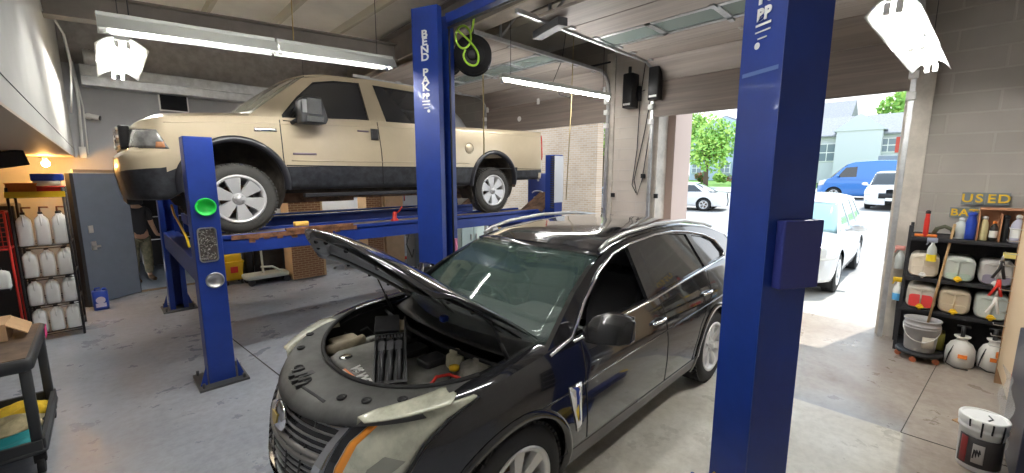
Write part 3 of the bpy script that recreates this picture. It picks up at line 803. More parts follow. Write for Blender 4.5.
        q.loft([[Vector((a+.04*k, y+s*yy, b)) for a, b in Q_] for yy, k in ((-.10, 0), (-.04, 0), (.06, .0), (.10, .3))]); mo = build('towing_mirror', q, black_pl, c, bevel=.015)
        q = G(); yy = y+s*.105; q.box(1.70, 1.86, yy-.004, yy+.004, 1.41, 1.59); build('mirror_glass', q, mat('mirror_grey', (.42, .44, .45), .15, metal=.9), mo)
        q = G(); q.box(1.68, 1.88, yy-.004, yy+.004, 1.32, 1.385); build('spotting_mirror', q, mat('mirror_grey', (0, 0, 0)), mo)
        q = G(); q.box(1.64, 1.69, yy-.006, yy+.006, 1.42, 1.57); build('mirror_trim', q, mat('mirror_cap_grey', (.3, .3, .3), .3, metal=.5), mo)
    outline = [(1.14, 1.365), (1.5, 1.66), (1.80, 1.90), (2.1, 1.975), (2.8, 2.015), (3.6, 2.02), (3.95, 1.975), (4.0, 1.43), (2.5, 1.38), (1.5, 1.30)]
    w1 = [(1.50, 1.335), (1.50, 1.40), (1.70, 1.64), (1.93, 1.86), (2.2, 1.92), (2.55, 1.945), (2.61, 1.43), (1.98, 1.415), (1.82, 1.33)]
    w2 = [(2.76, 1.945), (2.88, 1.445), (3.84, 1.465), (3.86, 1.52), (3.80, 1.94)]
    roof = [(1.84, 1.93), (2.1, 1.98), (2.8, 2.02), (3.6, 2.025), (3.95, 1.98)]
    v.gh(c, .965, .80, 1.40, 2.0, outline, [w1, w2], roof, (1.22,), 1.40, gold, (mat('truck_screen_reflect', (.32, .31, .25), .06, alpha=.75, spec=.9, coat=.6), glass_tr), roofcrown=.05, bow=.16, rear=(4.0, 1.46), trim=True)  # pale olive windscreen colour has a reflection painted in
    # front end
    q = G(); q.rbox(.03, .12, -.62, .62, .95, 1.20, .03, axis='X'); gr = build('grille', q, black_pl, c)
    for k in range(3):
        q = G(); q.box(.01, .04, -.6, .6, .985+.08*k, 1.01+.08*k); build('grille_bar', q, chrome, gr)
    q = G(); q.box(.005, .035, -.02, .02, .96, 1.19); q.sphere((.01, 0, 1.08), .06, 16, 0, (.2, 1.6, .8)); build('grille_upright', q, chrome, gr)
    q = G(); q.rbox(.03, .16, -.5, .5, .36, .52, .03, axis='X'); build('air_dam', q, black_pl, c)
    # chassis
    q = G()
    for y in (-.42, .42): q.box(.4, 6.0, y-.04, y+.04, .44, .56)
    for x in (.98, 4.95): q.cyl((x, -.8, .40), (x, .8, .40), .06); q.sphere((x, .1, .38), .16, 14)
    q.cyl((1.6, .05, .45), (4.9, .1, .42), .045); q.box(1.4, 2.6, -.35, .1, .30, .5); q.box(2.9, 4.1, .0, .40, .32, .5)
    q.tube([(1.8, -.3, .40), (3.0, -.3, .38), (4.2, -.3, .40), (5.8, -.62, .5)], .04, 8); build('chassis', q, rust, c)
    for s in (-1, 1): q = G(); q.box(1.7, 3.9, s*.925-.045, s*.925+.045, .40, .45); build('side_step', q, dark_metal, c, bevel=.01)
    q = G()
    for s in (-1, 1):
        for k in range(6): q.tube([(.98+.09*cos(a), s*.62+.09*sin(a), .5+.05*k+.05*a/(2*PI)) for a in [2*PI*i/12 for i in range(13)]], .014, 6)
    build('coil_spring', q, dark_metal, c)
    return c
TRUCK = truck()

# ------------------------------------------------------------ four-post lift
def post(name_parent, x, y, h, face):
    """square hollow column, closed face looking towards -Y (face=-1) or +Y"""
    q = G(); s = face
    q.box(x-.112, x+.112, y-s*.0-.006, y+.006, 0, h)
    for xx in (x-.109, x+.109): q.box(xx-.006, xx+.006, min(y, y-s*.22), max(y, y-s*.22), 0, h)
    for xx in (x-.08, x+.08): q.box(xx-.032, xx+.032, y-s*.22-.006, y-s*.22+.006, 0, h)
    col = build('post', q, blue, name_parent, world=True, bevel=.004)
    b = G(); b.box(x-.21, x+.21, y-s*.34, y+s*.12, 0, .022)
    for ax in (-.17, .17):
        for ay in (.08, -.3): b.cyl((x+ax, y+s*ay, .02), (x+ax, y+s*ay, .07), .013, n=8)
    build('base_plate', b, mat('base_grey', (.1, .1, .1), .5, metal=.5), col, world=True)
    g = G()
    for sx in (-1, 1): g.add([(x+sx*.13, y, .02), (x+sx*.19, y, .02), (x+sx*.13, y, .22), (x+sx*.13, y+s*.012, .02), (x+sx*.19, y+s*.012, .02), (x+sx*.13, y+s*.012, .22)], [(0, 1, 2), (3, 5, 4), (0, 3, 4, 1), (1, 4, 5, 2), (0, 2, 5, 3)], 0, False)
    build('gusset', g, blue, col, world=True)
    return col
L4 = thing('four_post_lift', 'blue four-post vehicle lift carrying the gold pickup truck', 'vehicle lift', (3.35, 6.65, 0))
PX0, PX1, PN, PF = .69, 6.05, 4.93, 8.40
p0 = post(L4, PX0, PN, 2.46, -1); p1 = post(L4, PX0, PF, 2.3, 1); p2 = post(L4, PX1, PN, 2.47, -1); p3 = post(L4, PX1, PF, 2.3, 1)
q = G(); q.box(PX1-.126, PX1+.126, PN-.014, PN-.006, 1.60, 2.45); build('post_cover', q, mat('pale_sheath', (.62, .66, .72), .4), p2, world=True)
q = G()
for k in range(24): q.box(PX1-.20, PX1-.13, PN-.01, PN+.03, 1.5+.04*k, 1.52+.04*k)
build('lock_ladder', q, dark_metal, p2, world=True)
# recessed tray of bolts, round window, on the near front post
q = G(); ring = rrect(PX0-.085, PX0+.07, 1.26, 1.60, .035, 5)
q.poly(ring, [[(PX0+(a-PX0)*.9, 1.43+(b-1.43)*.94) for a, b in ring]], lambda a, b, k: Vector((a, PN-.022+.02*k, b)), depth=1); tr = build('tray_rim', q, steel, p0, world=True)
random.seed(5); q = G()
for k in range(90):
    cx, cz = PX0+random.uniform(-.075, .06), 1.43+random.uniform(-.155, .155); a = random.uniform(0, PI); d = Vector((cos(a), random.uniform(-.3, .3), sin(a)))*random.uniform(.008, .02)
    q.cyl(Vector((cx, PN-.014, cz))-d, Vector((cx, PN-.014, cz))+d, random.uniform(.003, .006), n=6)
t_ = top('bolts', q, mat('mixed_bolts', (.3, .28, .25), .4, metal=.8, vary=.5, scale=40), 'loose bolts and washers in the magnetic tray on the near lift post', 'bolts', kind='stuff')
q = G(); q.lathe([(.001, -.003), (.055, -.004), (.062, -.012), (.07, -.018), (.078, -.012), (.08, .01)], (PX0+.02, PN-.008, 1.07), 'Y', 32, cap=False)
q2 = G(); q2.box(PX0-.075, PX0+.06, PN-.0075, PN-.006, 1.275, 1.585); build('tray_back', q2, mat('tray_dark', (.12, .1, .09), .6, metal=.4), tr, world=True)
b = top('magnetic_bowl', q, steel, 'round steel magnetic dish stuck low on the near lift post', 'dish')
q = G(); q.lathe([(.001, -.006), (.045, -.006), (.07, -.05), (.082, -.062), (.086, -.058), (.072, -.04), (.05, 0), (.001, .0)], (PX0+.0, PN-.010, 1.80), 'Y', 32, cap=False)
top('green_dish', q, green_pl, 'bright green round plastic dish stuck on the near lift post', 'dish')
# runways
for nm, y0, y1 in (('near', 5.32, 5.92), ('far', 7.32, 7.92)):
    q = G(); q.box(PX0+.13, PX1-.1, y0, y1, LZ-.03, LZ); q.box(PX0+.13, PX1-.1, y0, y0+.05, LZ-.17, LZ+.035); q.box(PX0+.13, PX1-.1, y1-.05, y1, LZ-.17, LZ+.035)
    rw = build('runway', q, blue, L4, world=True, bevel=.005)
    q = G(); q.box(PX0+.14, PX1-.12, y0+.055, y1-.055, LZ-.001, LZ+.002); build('runway_deck', q, mat('worn_deck', (.2, .15, .11), .75, vary=.5, scale=3), rw, world=True)
    q = G(); q.box(PX0+.12, PX0+.17, y0, y1, LZ, LZ+.12); build('wheel_stop', q, blue, rw, world=True)
    if nm == 'near':
        q = G(); q.box(.95, 2.35, y0-.008, y0+.0, LZ-.02, LZ+.03); q.box(1.5, 2.3, y0-.02, y0+.05, LZ+.03, LZ+.06)
        for k in range(14): x = 1.0+random.random()*1.3; q.box(x, x+.06, y0-.004, y0, LZ-.02-random.random()*.06, LZ)
        build('rust_patch', q, mat('rust_peel', (.22, .1, .05), .85, vary=.5, scale=12), rw, world=True)
    # ramps
    q = G(); q.box(PX1-.02, PX1+.75, y0+.03, y1-.03, LZ-.03, LZ, 0, (0, R_(-30), 0), (PX1, y0, LZ)); build('approach_ramp', q, rust, L4, world=True)
for x, nm in ((PX0, 'f'), (PX1, 'r')):
    q = G(); q.box(x-.09, x+.09, PN+.02, PF-.02, LZ-.42, LZ-.18); build('cross_beam', q, blue, L4, world=True, bevel=.008)
q = G(); q.add([(5.45, 5.30, LZ-.2), (6.0, 5.30, LZ-.42), (6.0, 5.30, LZ-.02), (5.9, 5.30, LZ+.02), (5.45, 5.34, LZ-.2), (6.0, 5.34, LZ-.42), (6.0, 5.34, LZ-.02), (5.9, 5.34, LZ+.02)], [(0, 1, 2, 3), (7, 6, 5, 4), (0, 4, 5, 1), (1, 5, 6, 2), (2, 6, 7, 3), (3, 7, 4, 0)], 0, False)
build('runway_bracket', q, blue, L4, world=True)
# things on the runway
q = G(); q.lathe([(.0, 0), (.055, 0), (.055, .03), (.03, .05), (.03, .12), (.02, .14), (.001, .145)], (3.06, 5.60, LZ+.003), 'Z', 18); q.tube([(3.06, 5.60, LZ+.10), (3.13, 5.57, LZ+.16), (3.17, 5.57, LZ+.22)], .009, 6)
top('bottle_jack', q, red_pl, 'small red bottle jack standing on the near lift runway', 'jack')
q = G(); q.rbox(1.62, 1.78, 5.38, 5.46, LZ+.065, LZ+.12, .012)
top('yellow_block', q, mat('tan_yellow', (.75, .45, .1), .5), 'small yellow plastic block on the runway edge below the front wheel', 'block')
q = G(); q.tube([(.62, 6.9, 1.72), (.62, 6.7, 1.60), (.62, 6.2, 1.50), (.61, 5.7, 1.42), (.60, 5.5, 1.35)], .012, 8)
top('yellow_hose', q, yellow_pl, 'short yellow hose hanging behind the near front lift post', 'hose')

# ------------------------------------------------------------ two-post lift
L2 = thing('two_post_lift', 'tall blue two-post vehicle lift standing on both sides of the black car', 'vehicle lift', (2.65, 2.3, 0))
lift_white = mat('decal_white', (.75, .76, .75), .5)
TX = 2.66
def column(yc, sgn, w, d, h, ang):
    """sgn=+1: far column (opens towards -Y); sgn=-1: near column (opens towards +Y)"""
    a = R_(ang)
    u = Vector((sin(a), sgn*-cos(a)*-1, 0)) if False else Vector((-sin(a), sgn*cos(a), 0))     # along the printed face, inner -> outer edge
    n = Vector((-cos(a), -sgn*sin(a), 0))     # normal of the printed face
    return u, n
def tower(cx, cy, sgn, w, d, h, ang, name):
    u, n = column(cy, sgn, w, d, h, ang)
    C0 = Vector((cx, cy, 0))                  # centre
    def P(i, j, z): return C0+u*i+n*j+Vector((0, 0, z))   # i: inner(-) .. outer(+), j: + printed face
    q = G(); t = .008
    def slab(i0, i1, j0, j1, z0=0.02, z1=h):
        v = [P(i, j, z) for z in (z0, z1) for j in (j0, j1) for i in (i0, i1)]
        q.add(v, [(0, 2, 3, 1), (4, 5, 7, 6), (0, 1, 5, 4), (2, 6, 7, 3), (0, 4, 6, 2), (1, 3, 7, 5)], 0, False)
    W, D = w/2, d/2
    slab(-W, W, D-t, D); slab(-W, W, -D, -D+t); slab(W-t, W, -D, D)
    slab(-W, -W+t, D-.075, D); slab(-W, -W+t, -D, -D+.075); slab(-W+.0, -W+.05, D-.085, D-.077); slab(-W+.0, -W+.05, -D+.077, -D+.085)
    col = build('column', q, blue, L2, world=True, bevel=.006)
    q = G(); slab2 = lambda g, i0, i1, j0, j1, z0, z1: g.add([P(i, j, z) for z in (z0, z1) for j in (j0, j1) for i in (i0, i1)], [(0, 2, 3, 1), (4, 5, 7, 6), (0, 1, 5, 4), (2, 6, 7, 3), (0, 4, 6, 2), (1, 3, 7, 5)], 0, False)
    slab2(q, -W+.03, W-.03, -D+.03, D-.03, .25, .95); build('carriage', q, mat('carriage_blue', (.01, .03, .2), .4), L2, world=True)
    q = G(); slab2(q, -W-.12, W+.12, -D-.1, D+.1, 0, .02)
    for i in (-W-.08, W+.08):
        for j in (-D-.06, D+.06): q.cyl(P(i, j, .02), P(i, j, .08), .014, n=8)
    build('base_plate', q, blue, col, world=True)
    return P, col, W, D, u, n
P_L, colL, WL, DL, uL, nL = tower(2.80, 4.10, 1, .33, .33, 3.88, 22, 'far')
P_R, colR, WR, DR, uR, nR = tower(2.76, .67, -1, .29, .30, 3.88, 30, 'near')
def decal(P, W, D, u, n, col, size, sgn):
    zc = 3.60; xd = (u*-sgn)
    M = lambda z, off=0: frame(P(off, D+.004, z), tuple(xd), (0, 0, 1))
    for k, ch in enumerate('BEND PAK'):
        if ch != ' ': lettering(ch, M(zc-.079*k), .108, lift_white, col, .002, bold=.003, wide=1.3)
    q = G(); zz = 2.94
    for k, (a, b) in enumerate(((.055, .035), (.05, .006), (.05, .004), (.03, .004))):
        z = zz-.035*k
        v = [P(i, D+j, z+dz) for j in (.002, .004) for dz in (-b, b) for i in (-a, a)]
        if k: q.add(v, [(0, 1, 3, 2), (4, 6, 7, 5), (0, 4, 5, 1), (2, 3, 7, 6), (0, 2, 6, 4), (1, 5, 7, 3)], 0, False)
    q.cyl(P(-.03, D+.002, 2.80), P(-.03, D+.004, 2.80), .018, n=16)
    build('decal', q, lift_white, col, world=True)
    lettering('BP', M(2.955), .085, lift_white, col, .002, bold=.004)
decal(P_L, WL, DL, uL, nL, colL, .1, 1)
decal(P_R, WR, DR, uR, nR, colR, .1, -1)
# painted soft highlight on near column, control box
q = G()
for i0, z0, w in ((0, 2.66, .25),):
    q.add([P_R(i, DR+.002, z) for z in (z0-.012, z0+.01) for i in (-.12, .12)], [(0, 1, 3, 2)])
build('highlight_stripe', q, mat('painted_highlight', (.10, .17, .42), .4), colR, world=True)  # paler blue strip paints a soft highlight onto the column face
q = G(); a, b = -DR+.10, DR-.03
q.loft([[P_R(WR+.002, j, z), P_R(WR+.06, j, z)] + [P_R(WR+.06, j2, z), P_R(WR+.002, j2, z)] for z in (1.48, 1.86) for j, j2 in ((.10, -.165),)], sm=False)
build('control_box', q, mat('box_blue', (.03, .04, .22), .45), colR, world=True, bevel=.008)
q = G(); A_ = Vector((2.92, 3.92, 3.78)); B_ = Vector((2.86, .8, 3.78)); q.bar(A_, B_, .14, .10); build('overhead_beam', q, blue, L2, world=True, bevel=.006)
q = G(); q.bar((2.86, 3.9, 3.68), (2.84, .8, 3.68), .02, .02); build('shutoff_bar', q, dark_metal, L2, world=True)
q = G(); q.tube([P_L(-WL-.03, -.02, 3.7), P_L(-WL-.03, -.02, .9)], .012, 6); build('hydraulic_hose', q, black_rub, L2, world=True)
q = G(); q.tube([P_L(-WL-.015, -.1, 1.10), P_L(-WL-.015, -.1, 1.35)], .02, 6); build('yellow_tag', q, mat('pink_tag', (.7, .2, .35), .5), L2, world=True)
# swing arms with pads
for base, dirs in ((P_R, ((1, -.03), (-.9, .12))), (P_L, ((-.9, -.35), (.9, -.45)))):
    for dx, dy in dirs:
        s = base(-.1, 0, .13); e_ = s+Vector((dx, dy, 0)).normalized()*(.8 if dx > 0 else .8)
        q = G(); q.bar(s, e_, .12, .09); q.cyl(s+Vector((0, 0, -.06)), s+Vector((0, 0, .08)), .07); ar = build('swing_arm', q, mat('arm_yellow', (.6, .42, .03), .45) if base is P_R and dx < 0 else blue, L2, world=True, bevel=.005)
        q = G(); q.cyl(e_+Vector((0, 0, -.02)), e_+Vector((0, 0, .05)), .05); build('lift_pad', q, yellow_pl if base is P_R else black_rub, ar, world=True)
# ------------------------------------------------------------ room shell
XW, YB, YR, XL, ZC = 7.27, 9.95, -2.4, -2.8, 4.75
def floor_mat():
    m = bpy.data.materials.new('garage_floor'); m.use_nodes = True; nt = m.node_tree; b = nt.nodes['Principled BSDF']; L = nt.links.new
    N = nt.nodes.new
    tc = N('ShaderNodeTexCoord'); sp = N('ShaderNodeSeparateXYZ'); L(tc.outputs['Object'], sp.inputs[0])
    def noise(sc, det=6, rough=.6, stretch=None):
        n = N('ShaderNodeTexNoise'); n.inputs['Scale'].default_value = sc; n.inputs['Detail'].default_value = det; n.inputs['Roughness'].default_value = rough
        if stretch:
            mp = N('ShaderNodeMapping'); mp.inputs['Scale'].default_value = stretch; L(tc.outputs['Object'], mp.inputs[0]); L(mp.outputs[0], n.inputs['Vector'])
        else: L(tc.outputs['Object'], n.inputs['Vector'])
        return n
    def ramp(src, p0, p1, c0=(0, 0, 0), c1=(1, 1, 1)):
        r = N('ShaderNodeValToRGB'); r.color_ramp.elements[0].position = p0; r.color_ramp.elements[1].position = p1
        r.color_ramp.elements[0].color = (*c0, 1); r.color_ramp.elements[1].color = (*c1, 1); L(src, r.inputs[0]); return r
    def mix(f, a, c, t='MIX'):
        x = N('ShaderNodeMixRGB'); x.blend_type = t
        for i, s in enumerate((f, a, c)):
            if isinstance(s, (int, float)): x.inputs[i].default_value = s
            elif isinstance(s, tuple): x.inputs[i].default_value = (*s, 1)
            else: L(s, x.inputs[i])
        return x.outputs[0]
    def step(sock, lo, hi):
        r = N('ShaderNodeMapRange'); r.inputs['From Min'].default_value = lo; r.inputs['From Max'].default_value = hi; L(sock, r.inputs[0]); return r.outputs[0]
    def mul(a, c):
        x = N('ShaderNodeMath'); x.operation = 'MULTIPLY'; L(a, x.inputs[0])
        if isinstance(c, (int, float)): x.inputs[1].default_value = c
        else: L(c, x.inputs[1])
        return x.outputs[0]
    def add(a, c):
        x = N('ShaderNodeMath'); x.operation = 'ADD'; L(a, x.inputs[0]); L(c, x.inputs[1]); return x.outputs[0]
    grey = mix(ramp(noise(1.3).outputs['Fac'], .35, .7).outputs[0], (.29, .315, .36), (.37, .39, .43))
    pale = mix(ramp(noise(2.1).outputs['Fac'], .35, .7).outputs[0], (.50, .47, .40), (.62, .60, .54))
    brown = mix(ramp(noise(1.1, 8, .7).outputs['Fac'], .38, .66).outputs[0], (.27, .22, .18), (.42, .38, .335))
    wob = N('ShaderNodeMapRange'); L(noise(.9, 4).outputs['Fac'], wob.inputs[0]); wob.inputs['To Min'].default_value = -.5; wob.inputs['To Max'].default_value = .5
    wy = add(sp.outputs['Y'], wob.outputs[0]); wx = add(sp.outputs['X'], wob.outputs[0])
    # pale painted bay: x < 4.5 (crisp), -.01 < y < ~3.2
    mp_ = mul(mul(step(sp.outputs['X'], 4.51, 4.49), step(sp.outputs['Y'], -.02, 0.0)), step(wy, 3.5, 3.0))
    mp_ = mul(mp_, step(sp.outputs['X'], .9, 1.5))
    mb = mul(step(wx, 4.3, 4.9), step(wy, 5.2, 3.8))
    mb2 = mul(step(sp.outputs['Y'], .05, -.05), step(sp.outputs['X'], 1.5, 2.2))
    mx = N('ShaderNodeMath'); mx.operation = 'MAXIMUM'; L(mb, mx.inputs[0]); L(mb2, mx.inputs[1])
    c = mix(mx.outputs[0], grey, brown); c = mix(mp_, c, pale)
    # brown grime blotches, fine dark specks, cracks
    bl = ramp(noise(.55, 4, .55).outputs['Fac'], .45, .75).outputs[0]
    c = mix(mul(bl, .35), c, (.19, .155, .12))
    fine = ramp(noise(14, 4, .7).outputs['Fac'], .33, .6, (.72, .7, .68), (1.05, 1.05, 1.05)).outputs[0]
    c = mix(.55, c, fine, 'MULTIPLY')
    vo = N('ShaderNodeTexVoronoi'); vo.inputs['Scale'].default_value = 8; vo.inputs['Randomness'].default_value = 1; L(tc.outputs['Object'], vo.inputs['Vector'])
    sk = ramp(vo.outputs['Distance'], .03, .09, (1, 1, 1), (0, 0, 0)).outputs[0]
    sk = mul(sk, ramp(noise(2.5).outputs['Fac'], .5, .6).outputs[0])
    c = mix(mul(sk, .1), c, (.07, .055, .045))
    L(c, b.inputs['Base Color'])
    rr = ramp(noise(2.4, 6, .65).outputs['Fac'], .35, .7, (.24,)*3, (.5,)*3).outputs[0]
    L(rr, b.inputs['Roughness'])
    bp = N('ShaderNodeBump'); bp.inputs['Strength'].default_value = .12; bp.inputs['Distance'].default_value = .01; L(noise(7, 6, .7).outputs['Fac'], bp.inputs['Height']); L(bp.outputs[0], b.inputs['Normal'])
    return m
q = G(); q.box(XL, XW+.3, YR, YB+.02, -.1, 0); struct('floor', q, floor_mat())
q = G(); q.box(.33, 5, YB+.02, 13.5, -.1, .0); struct('floor.001', q, mat('store_floor', (.33, .4, .5), .35, vary=.1))
# floor joints
q = G()
for a, b2 in (((.95, 6.9), (1.25, 3.4)),): q.bar((a[0], a[1], .001), (b2[0], b2[1], .001), .012, .003)
q.bar((4.5, -2.2, .001), (4.5, 0, .001), .008, .003); q.bar((4.5, 0, .001), (6.9, -.25, .001), .006, .003)
struct('trim_1', q, mat('joint_dark', (.05, .045, .04), .9))
ceil_m = mat('ceiling_paint', (.86, .82, .74), .6, vary=.12, scale=.6)
q = G(); q.box(XL, XW+.3, YR, YB, ZC, ZC+.1); struct('ceiling', q, ceil_m)
block = brick_mat('painted_block', (.46, .43, .39), (.50, .46, .42), (.54, .51, .465), .8, .235, .012, 'YZ')
D1 = (.38, 3.6); D2 = (4.7, 8.12); DH = 3.55
q = G()
for y0, y1, z0, z1 in ((YR, D1[0], 0, ZC), (D1[0], D1[1], DH, ZC), (D1[1], D2[0], 0, ZC), (D2[0], D2[1], DH, ZC), (D2[1], YB, 0, ZC)):
    q.box(XW, XW+.3, y0, y1, z0, z1)
struct('wall_front', q, block)
wall_g = mat('grey_wall', (.36, .365, .38), .6, vary=.1, scale=.8)
q = G()
for x0, x1, z0, z1 in ((XL, .30, 0, ZC), (.30, 1.5, 2.12, ZC), (1.5, XW+.3, 0, ZC)): q.box(x0, x1, YB, YB+.15, z0, z1)
struct('wall_back', q, wall_g)
q = G(); q.box(XL, XW, YB-.012, YB-.001, 3.88, ZC); struct('trim_2', q, mat('brown_upper', (.3, .275, .26), .7, vary=.2))
q = G(); q.box(3.0, 5.6, YB-.06, YB-.02, 1.3, 1.75); q.box(3.2, 5.2, YB-.12, YB-.06, 1.68, 1.72); struct('trim_3', q, mat('pale_board', (.7, .72, .74), .5))
q = G(); q.box(XL, XW, YR-.1, YR, 0, ZC); struct('wall_right', q, brick_mat('painted_block_b', (.46, .43, .39), (.5, .46, .42), (.58, .55, .5), .8, .235, .014, 'XZ'))
q = G(); q.box(XL-.1, XL, YR, YB, 0, ZC); struct('wall_left', q, wall_g)
bulk_m = mat('bulkhead_white', (.50, .495, .47), .8, vary=.1, scale=.7)
q = G(); q.box(-1.6, -.26, 1.9, YB, 2.40, ZC); struct('wall_bulkhead', q, bulk_m)
q = G(); q.box(-.262, -.257, 1.9, YB, 2.53, 2.535); struct('trim_4', q, mat('seam_dark', (.1, .1, .1), .8))
q = G(); q.box(-1.6, -1.5, 1.9, YB, 0, 2.4); struct('wall_recess', q, mat('recess_wall', (.3, .3, .31), .7))
q = G(); q.box(-1.5, -.26, 1.9, YB, 2.385, 2.40); struct('trim_5', q, mat('soffit_tan', (.5, .42, .32), .6))
# store room behind the back door
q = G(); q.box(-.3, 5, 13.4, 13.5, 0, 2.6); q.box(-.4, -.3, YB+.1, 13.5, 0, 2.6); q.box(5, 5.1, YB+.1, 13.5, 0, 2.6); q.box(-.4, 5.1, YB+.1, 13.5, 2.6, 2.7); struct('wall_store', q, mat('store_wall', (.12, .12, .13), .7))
q = G(); q.box(-1.5, .0, YB+.14, YB+.2, 0, 2.6); struct('wall_store.001', q, wall_g)
q = G(); q.box(.27, .33, YB-.03, YB+.17, 0, 2.12); q.box(1.47, 1.53, YB-.03, YB+.17, 0, 2.12); q.box(.27, 1.53, YB-.03, YB+.17, 2.10, 2.16); struct('trim_6', q, dark_metal)
q = G(); q.box(.3, 1.5, YB-.02, YB+.1, 0, .012); struct('trim_7', q, mat('threshold_wood', (.25, .17, .1), .6))
# steel beams
beam_m = mat('brown_beam', (.2, .175, .155), .6, vary=.15, scale=2)
beam_lit = mat('lit_flange', (.5, .44, .36), .6, vary=.1)  # lighter tan paints the light caught by the bottom flanges
def ibeam(name, a, b, w, h, fl=None):
    a = Vector(a); b = Vector(b); q = G()
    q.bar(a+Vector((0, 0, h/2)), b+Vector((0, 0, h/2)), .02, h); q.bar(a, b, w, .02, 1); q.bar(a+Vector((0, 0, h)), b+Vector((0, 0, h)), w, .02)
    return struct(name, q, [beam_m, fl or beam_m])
ibeam('trim_8', (-.26, 6.9, 3.80), (3.9, 6.9, 4.08), .2, .26)
ba, bb = Vector((4.35, 9.9, 4.15)), Vector((3.55, YR, 4.15)); ibeam('trim_9', ba, bb, .26, .5, beam_lit)
ibeam('trim_10', (4.95, 9.9, 4.40), (4.5, YR, 4.40), .22, .32, beam_lit)
q = G()
for k in range(6): x = -.6+.95*k+(0.1 if k > 4 else 0); q.bar((x, YR, ZC-.06), (x+.2, YB, ZC-.06), .06, .12)
struct('trim_11', q, mat('purlin_cream', (.6, .55, .45), .6))
# door posts, column boards
pale_trim = mat('dirty_cream_trim', (.66, .61, .54), .6, vary=.2, scale=3)
q = G(); q.box(XW-.06, XW+.31, .14, .388, 0, 3.6); struct('trim_12', q, pale_trim, bevel=.005)
q = G()
for y0, y1 in ((3.592, 3.78), (4.52, 4.708)): q.box(XW-.07, XW+.31, y0, y1, 0, 4.4)
struct('trim_13', q, pale_trim, bevel=.005)
col_m = brick_mat('column_block', (.78, .70, .62), (.80, .73, .65), (.82, .76, .7), .8, .2, .008, 'YZ')
q = G(); q.box(XW-.03, XW, 3.78, 4.52, 0, 4.4); q.box(XW-.045, XW-.028, 3.78, 4.52, 1.98, 2.0); struct('trim_14', q, col_m)
q = G(); q.box(XW+.3, XW+1.0, 3.45, 3.60, 0, 3.55); struct('trim_15', q, mat('pink_reveal', (.55, .43, .38), .7))
# overhead doors ------------------------------------------------
panel_m = mat('door_panel_taupe', (.22, .18, .155), .55, vary=.22, scale=3, stretch=(1, .15, 6))
panel_lit = mat('door_panel_daylit', (.42, .37, .33), .55, vary=.16, scale=3, stretch=(6, .15, 1))  # lighter panel colour stands in for daylight on the sections from below
door_glass = mat('door_window', (.45, .55, .52), .15, alpha=.55, spec=.8)
def overhead(idx, y0, y1):
    t = thing('door_%d' % idx, None, None, (7.1, (y0+y1)/2, 0)); t['kind'] = 'structure'
    q = G(); q.box(7.12, 7.165, y0, y1, 3.12, 3.72); q.box(7.115, 7.12, y0, y1, 3.12, 3.16); build('door_section', q, panel_m, t, world=True, bevel=.004)
    q = G()    # curved section
    pts = [(7.14, 3.73), (7.10, 3.86), (6.98, 3.97), (6.80, 4.03)]
    q.add([(x, y, z) for x, z in pts for y in (y0, y1)], [(2*i, 2*i+1, 2*i+3, 2*i+2) for i in range(3)]); build('door_section', q, panel_lit, t, world=True, solid=.04)
    xs = [6.78, 6.2, 5.8, 5.2, 4.62, 4.04]
    for i in range(5):
        a, b2 = xs[i]-.008, xs[i+1]+.008
        if i == 2:
            q = G(); n = 4; w = (y1-y0)/n
            for k in range(n+1): q.box(b2, a, y0+w*k-(.04 if k else 0), y0+w*k+(.04 if k < n else 0), 4.02, 4.06)
            q.box(a-.07, a, y0, y1, 4.02, 4.06); q.box(b2, b2+.07, y0, y1, 4.02, 4.06); s = build('door_section', q, galv, t, world=True)
            q = G(); q.box(b2+.06, a-.06, y0+.02, y1-.02, 4.035, 4.042); build('window_pane', q, door_glass, s, world=True)
        else:
            q = G(); q.box(b2, a, y0, y1, 4.02, 4.06); build('door_section', q, panel_lit, t, world=True, bevel=.004)
        for y in (y0+.08, (y0+y1)/2, y1-.08):
            q = G(); q.box(a-.05, a+.06, y-.03, y+.03, 4.0, 4.02); build('hinge', q, galv, t, world=True)
    for y in (y0+.05, (y0+y1)/2, y1-.05):
        q = G(); q.box(7.09, 7.12, y-.03, y+.03, 3.66, 3.78); build('hinge', q, white_pt, t, world=True)
    for y, s in ((y0-.03, 1), (y1+.03, -1)):
        q = G(); P = [(7.13, y, 0), (7.13, y, 3.7), (7.10, y, 3.84), (7.0, y, 3.97), (6.85, y, 4.02), (3.7, y, 4.02)]
        for a, b2 in zip(P, P[1:]): q.bar(a, b2, .05, .05, up=(0, 1, 0))
        build('track', q, galv, t, world=True)
        q = G()
        for z in (3.05, 3.3, 3.5): q.box(7.05, 7.12, y-.04, y+.05, z-.05, z+.04)
        build('track_bracket', q, white_pt, t, world=True, bevel=.006)
        q = G(); q.bar((4.3, y, 4.05), (4.3, y, ZC), .03, .03); q.bar((4.3, y, 4.05), (4.9, y, ZC), .03, .03, up=(0, 1, 0)); build('track_hanger', q, galv, t, world=True)
    q = G(); q.cyl((7.05, y0-.1, 4.2), (7.05, y1+.1, 4.2), .016); q.cyl((7.05, (y0+y1)/2-.6, 4.2), (7.05, (y0+y1)/2+.6, 4.2), .04); build('torsion_spring', q, dark_metal, t, world=True)
overhead(1, .36, 3.66); overhead(2, 4.64, 8.16)
q = G(); q.cyl((7.115, 7.0, 3.40), (7.12, 7.0, 3.40), .06); tt = top('round_sticker', q, white_pt, 'round white disc on the dark panel of the left overhead door', 'disc')
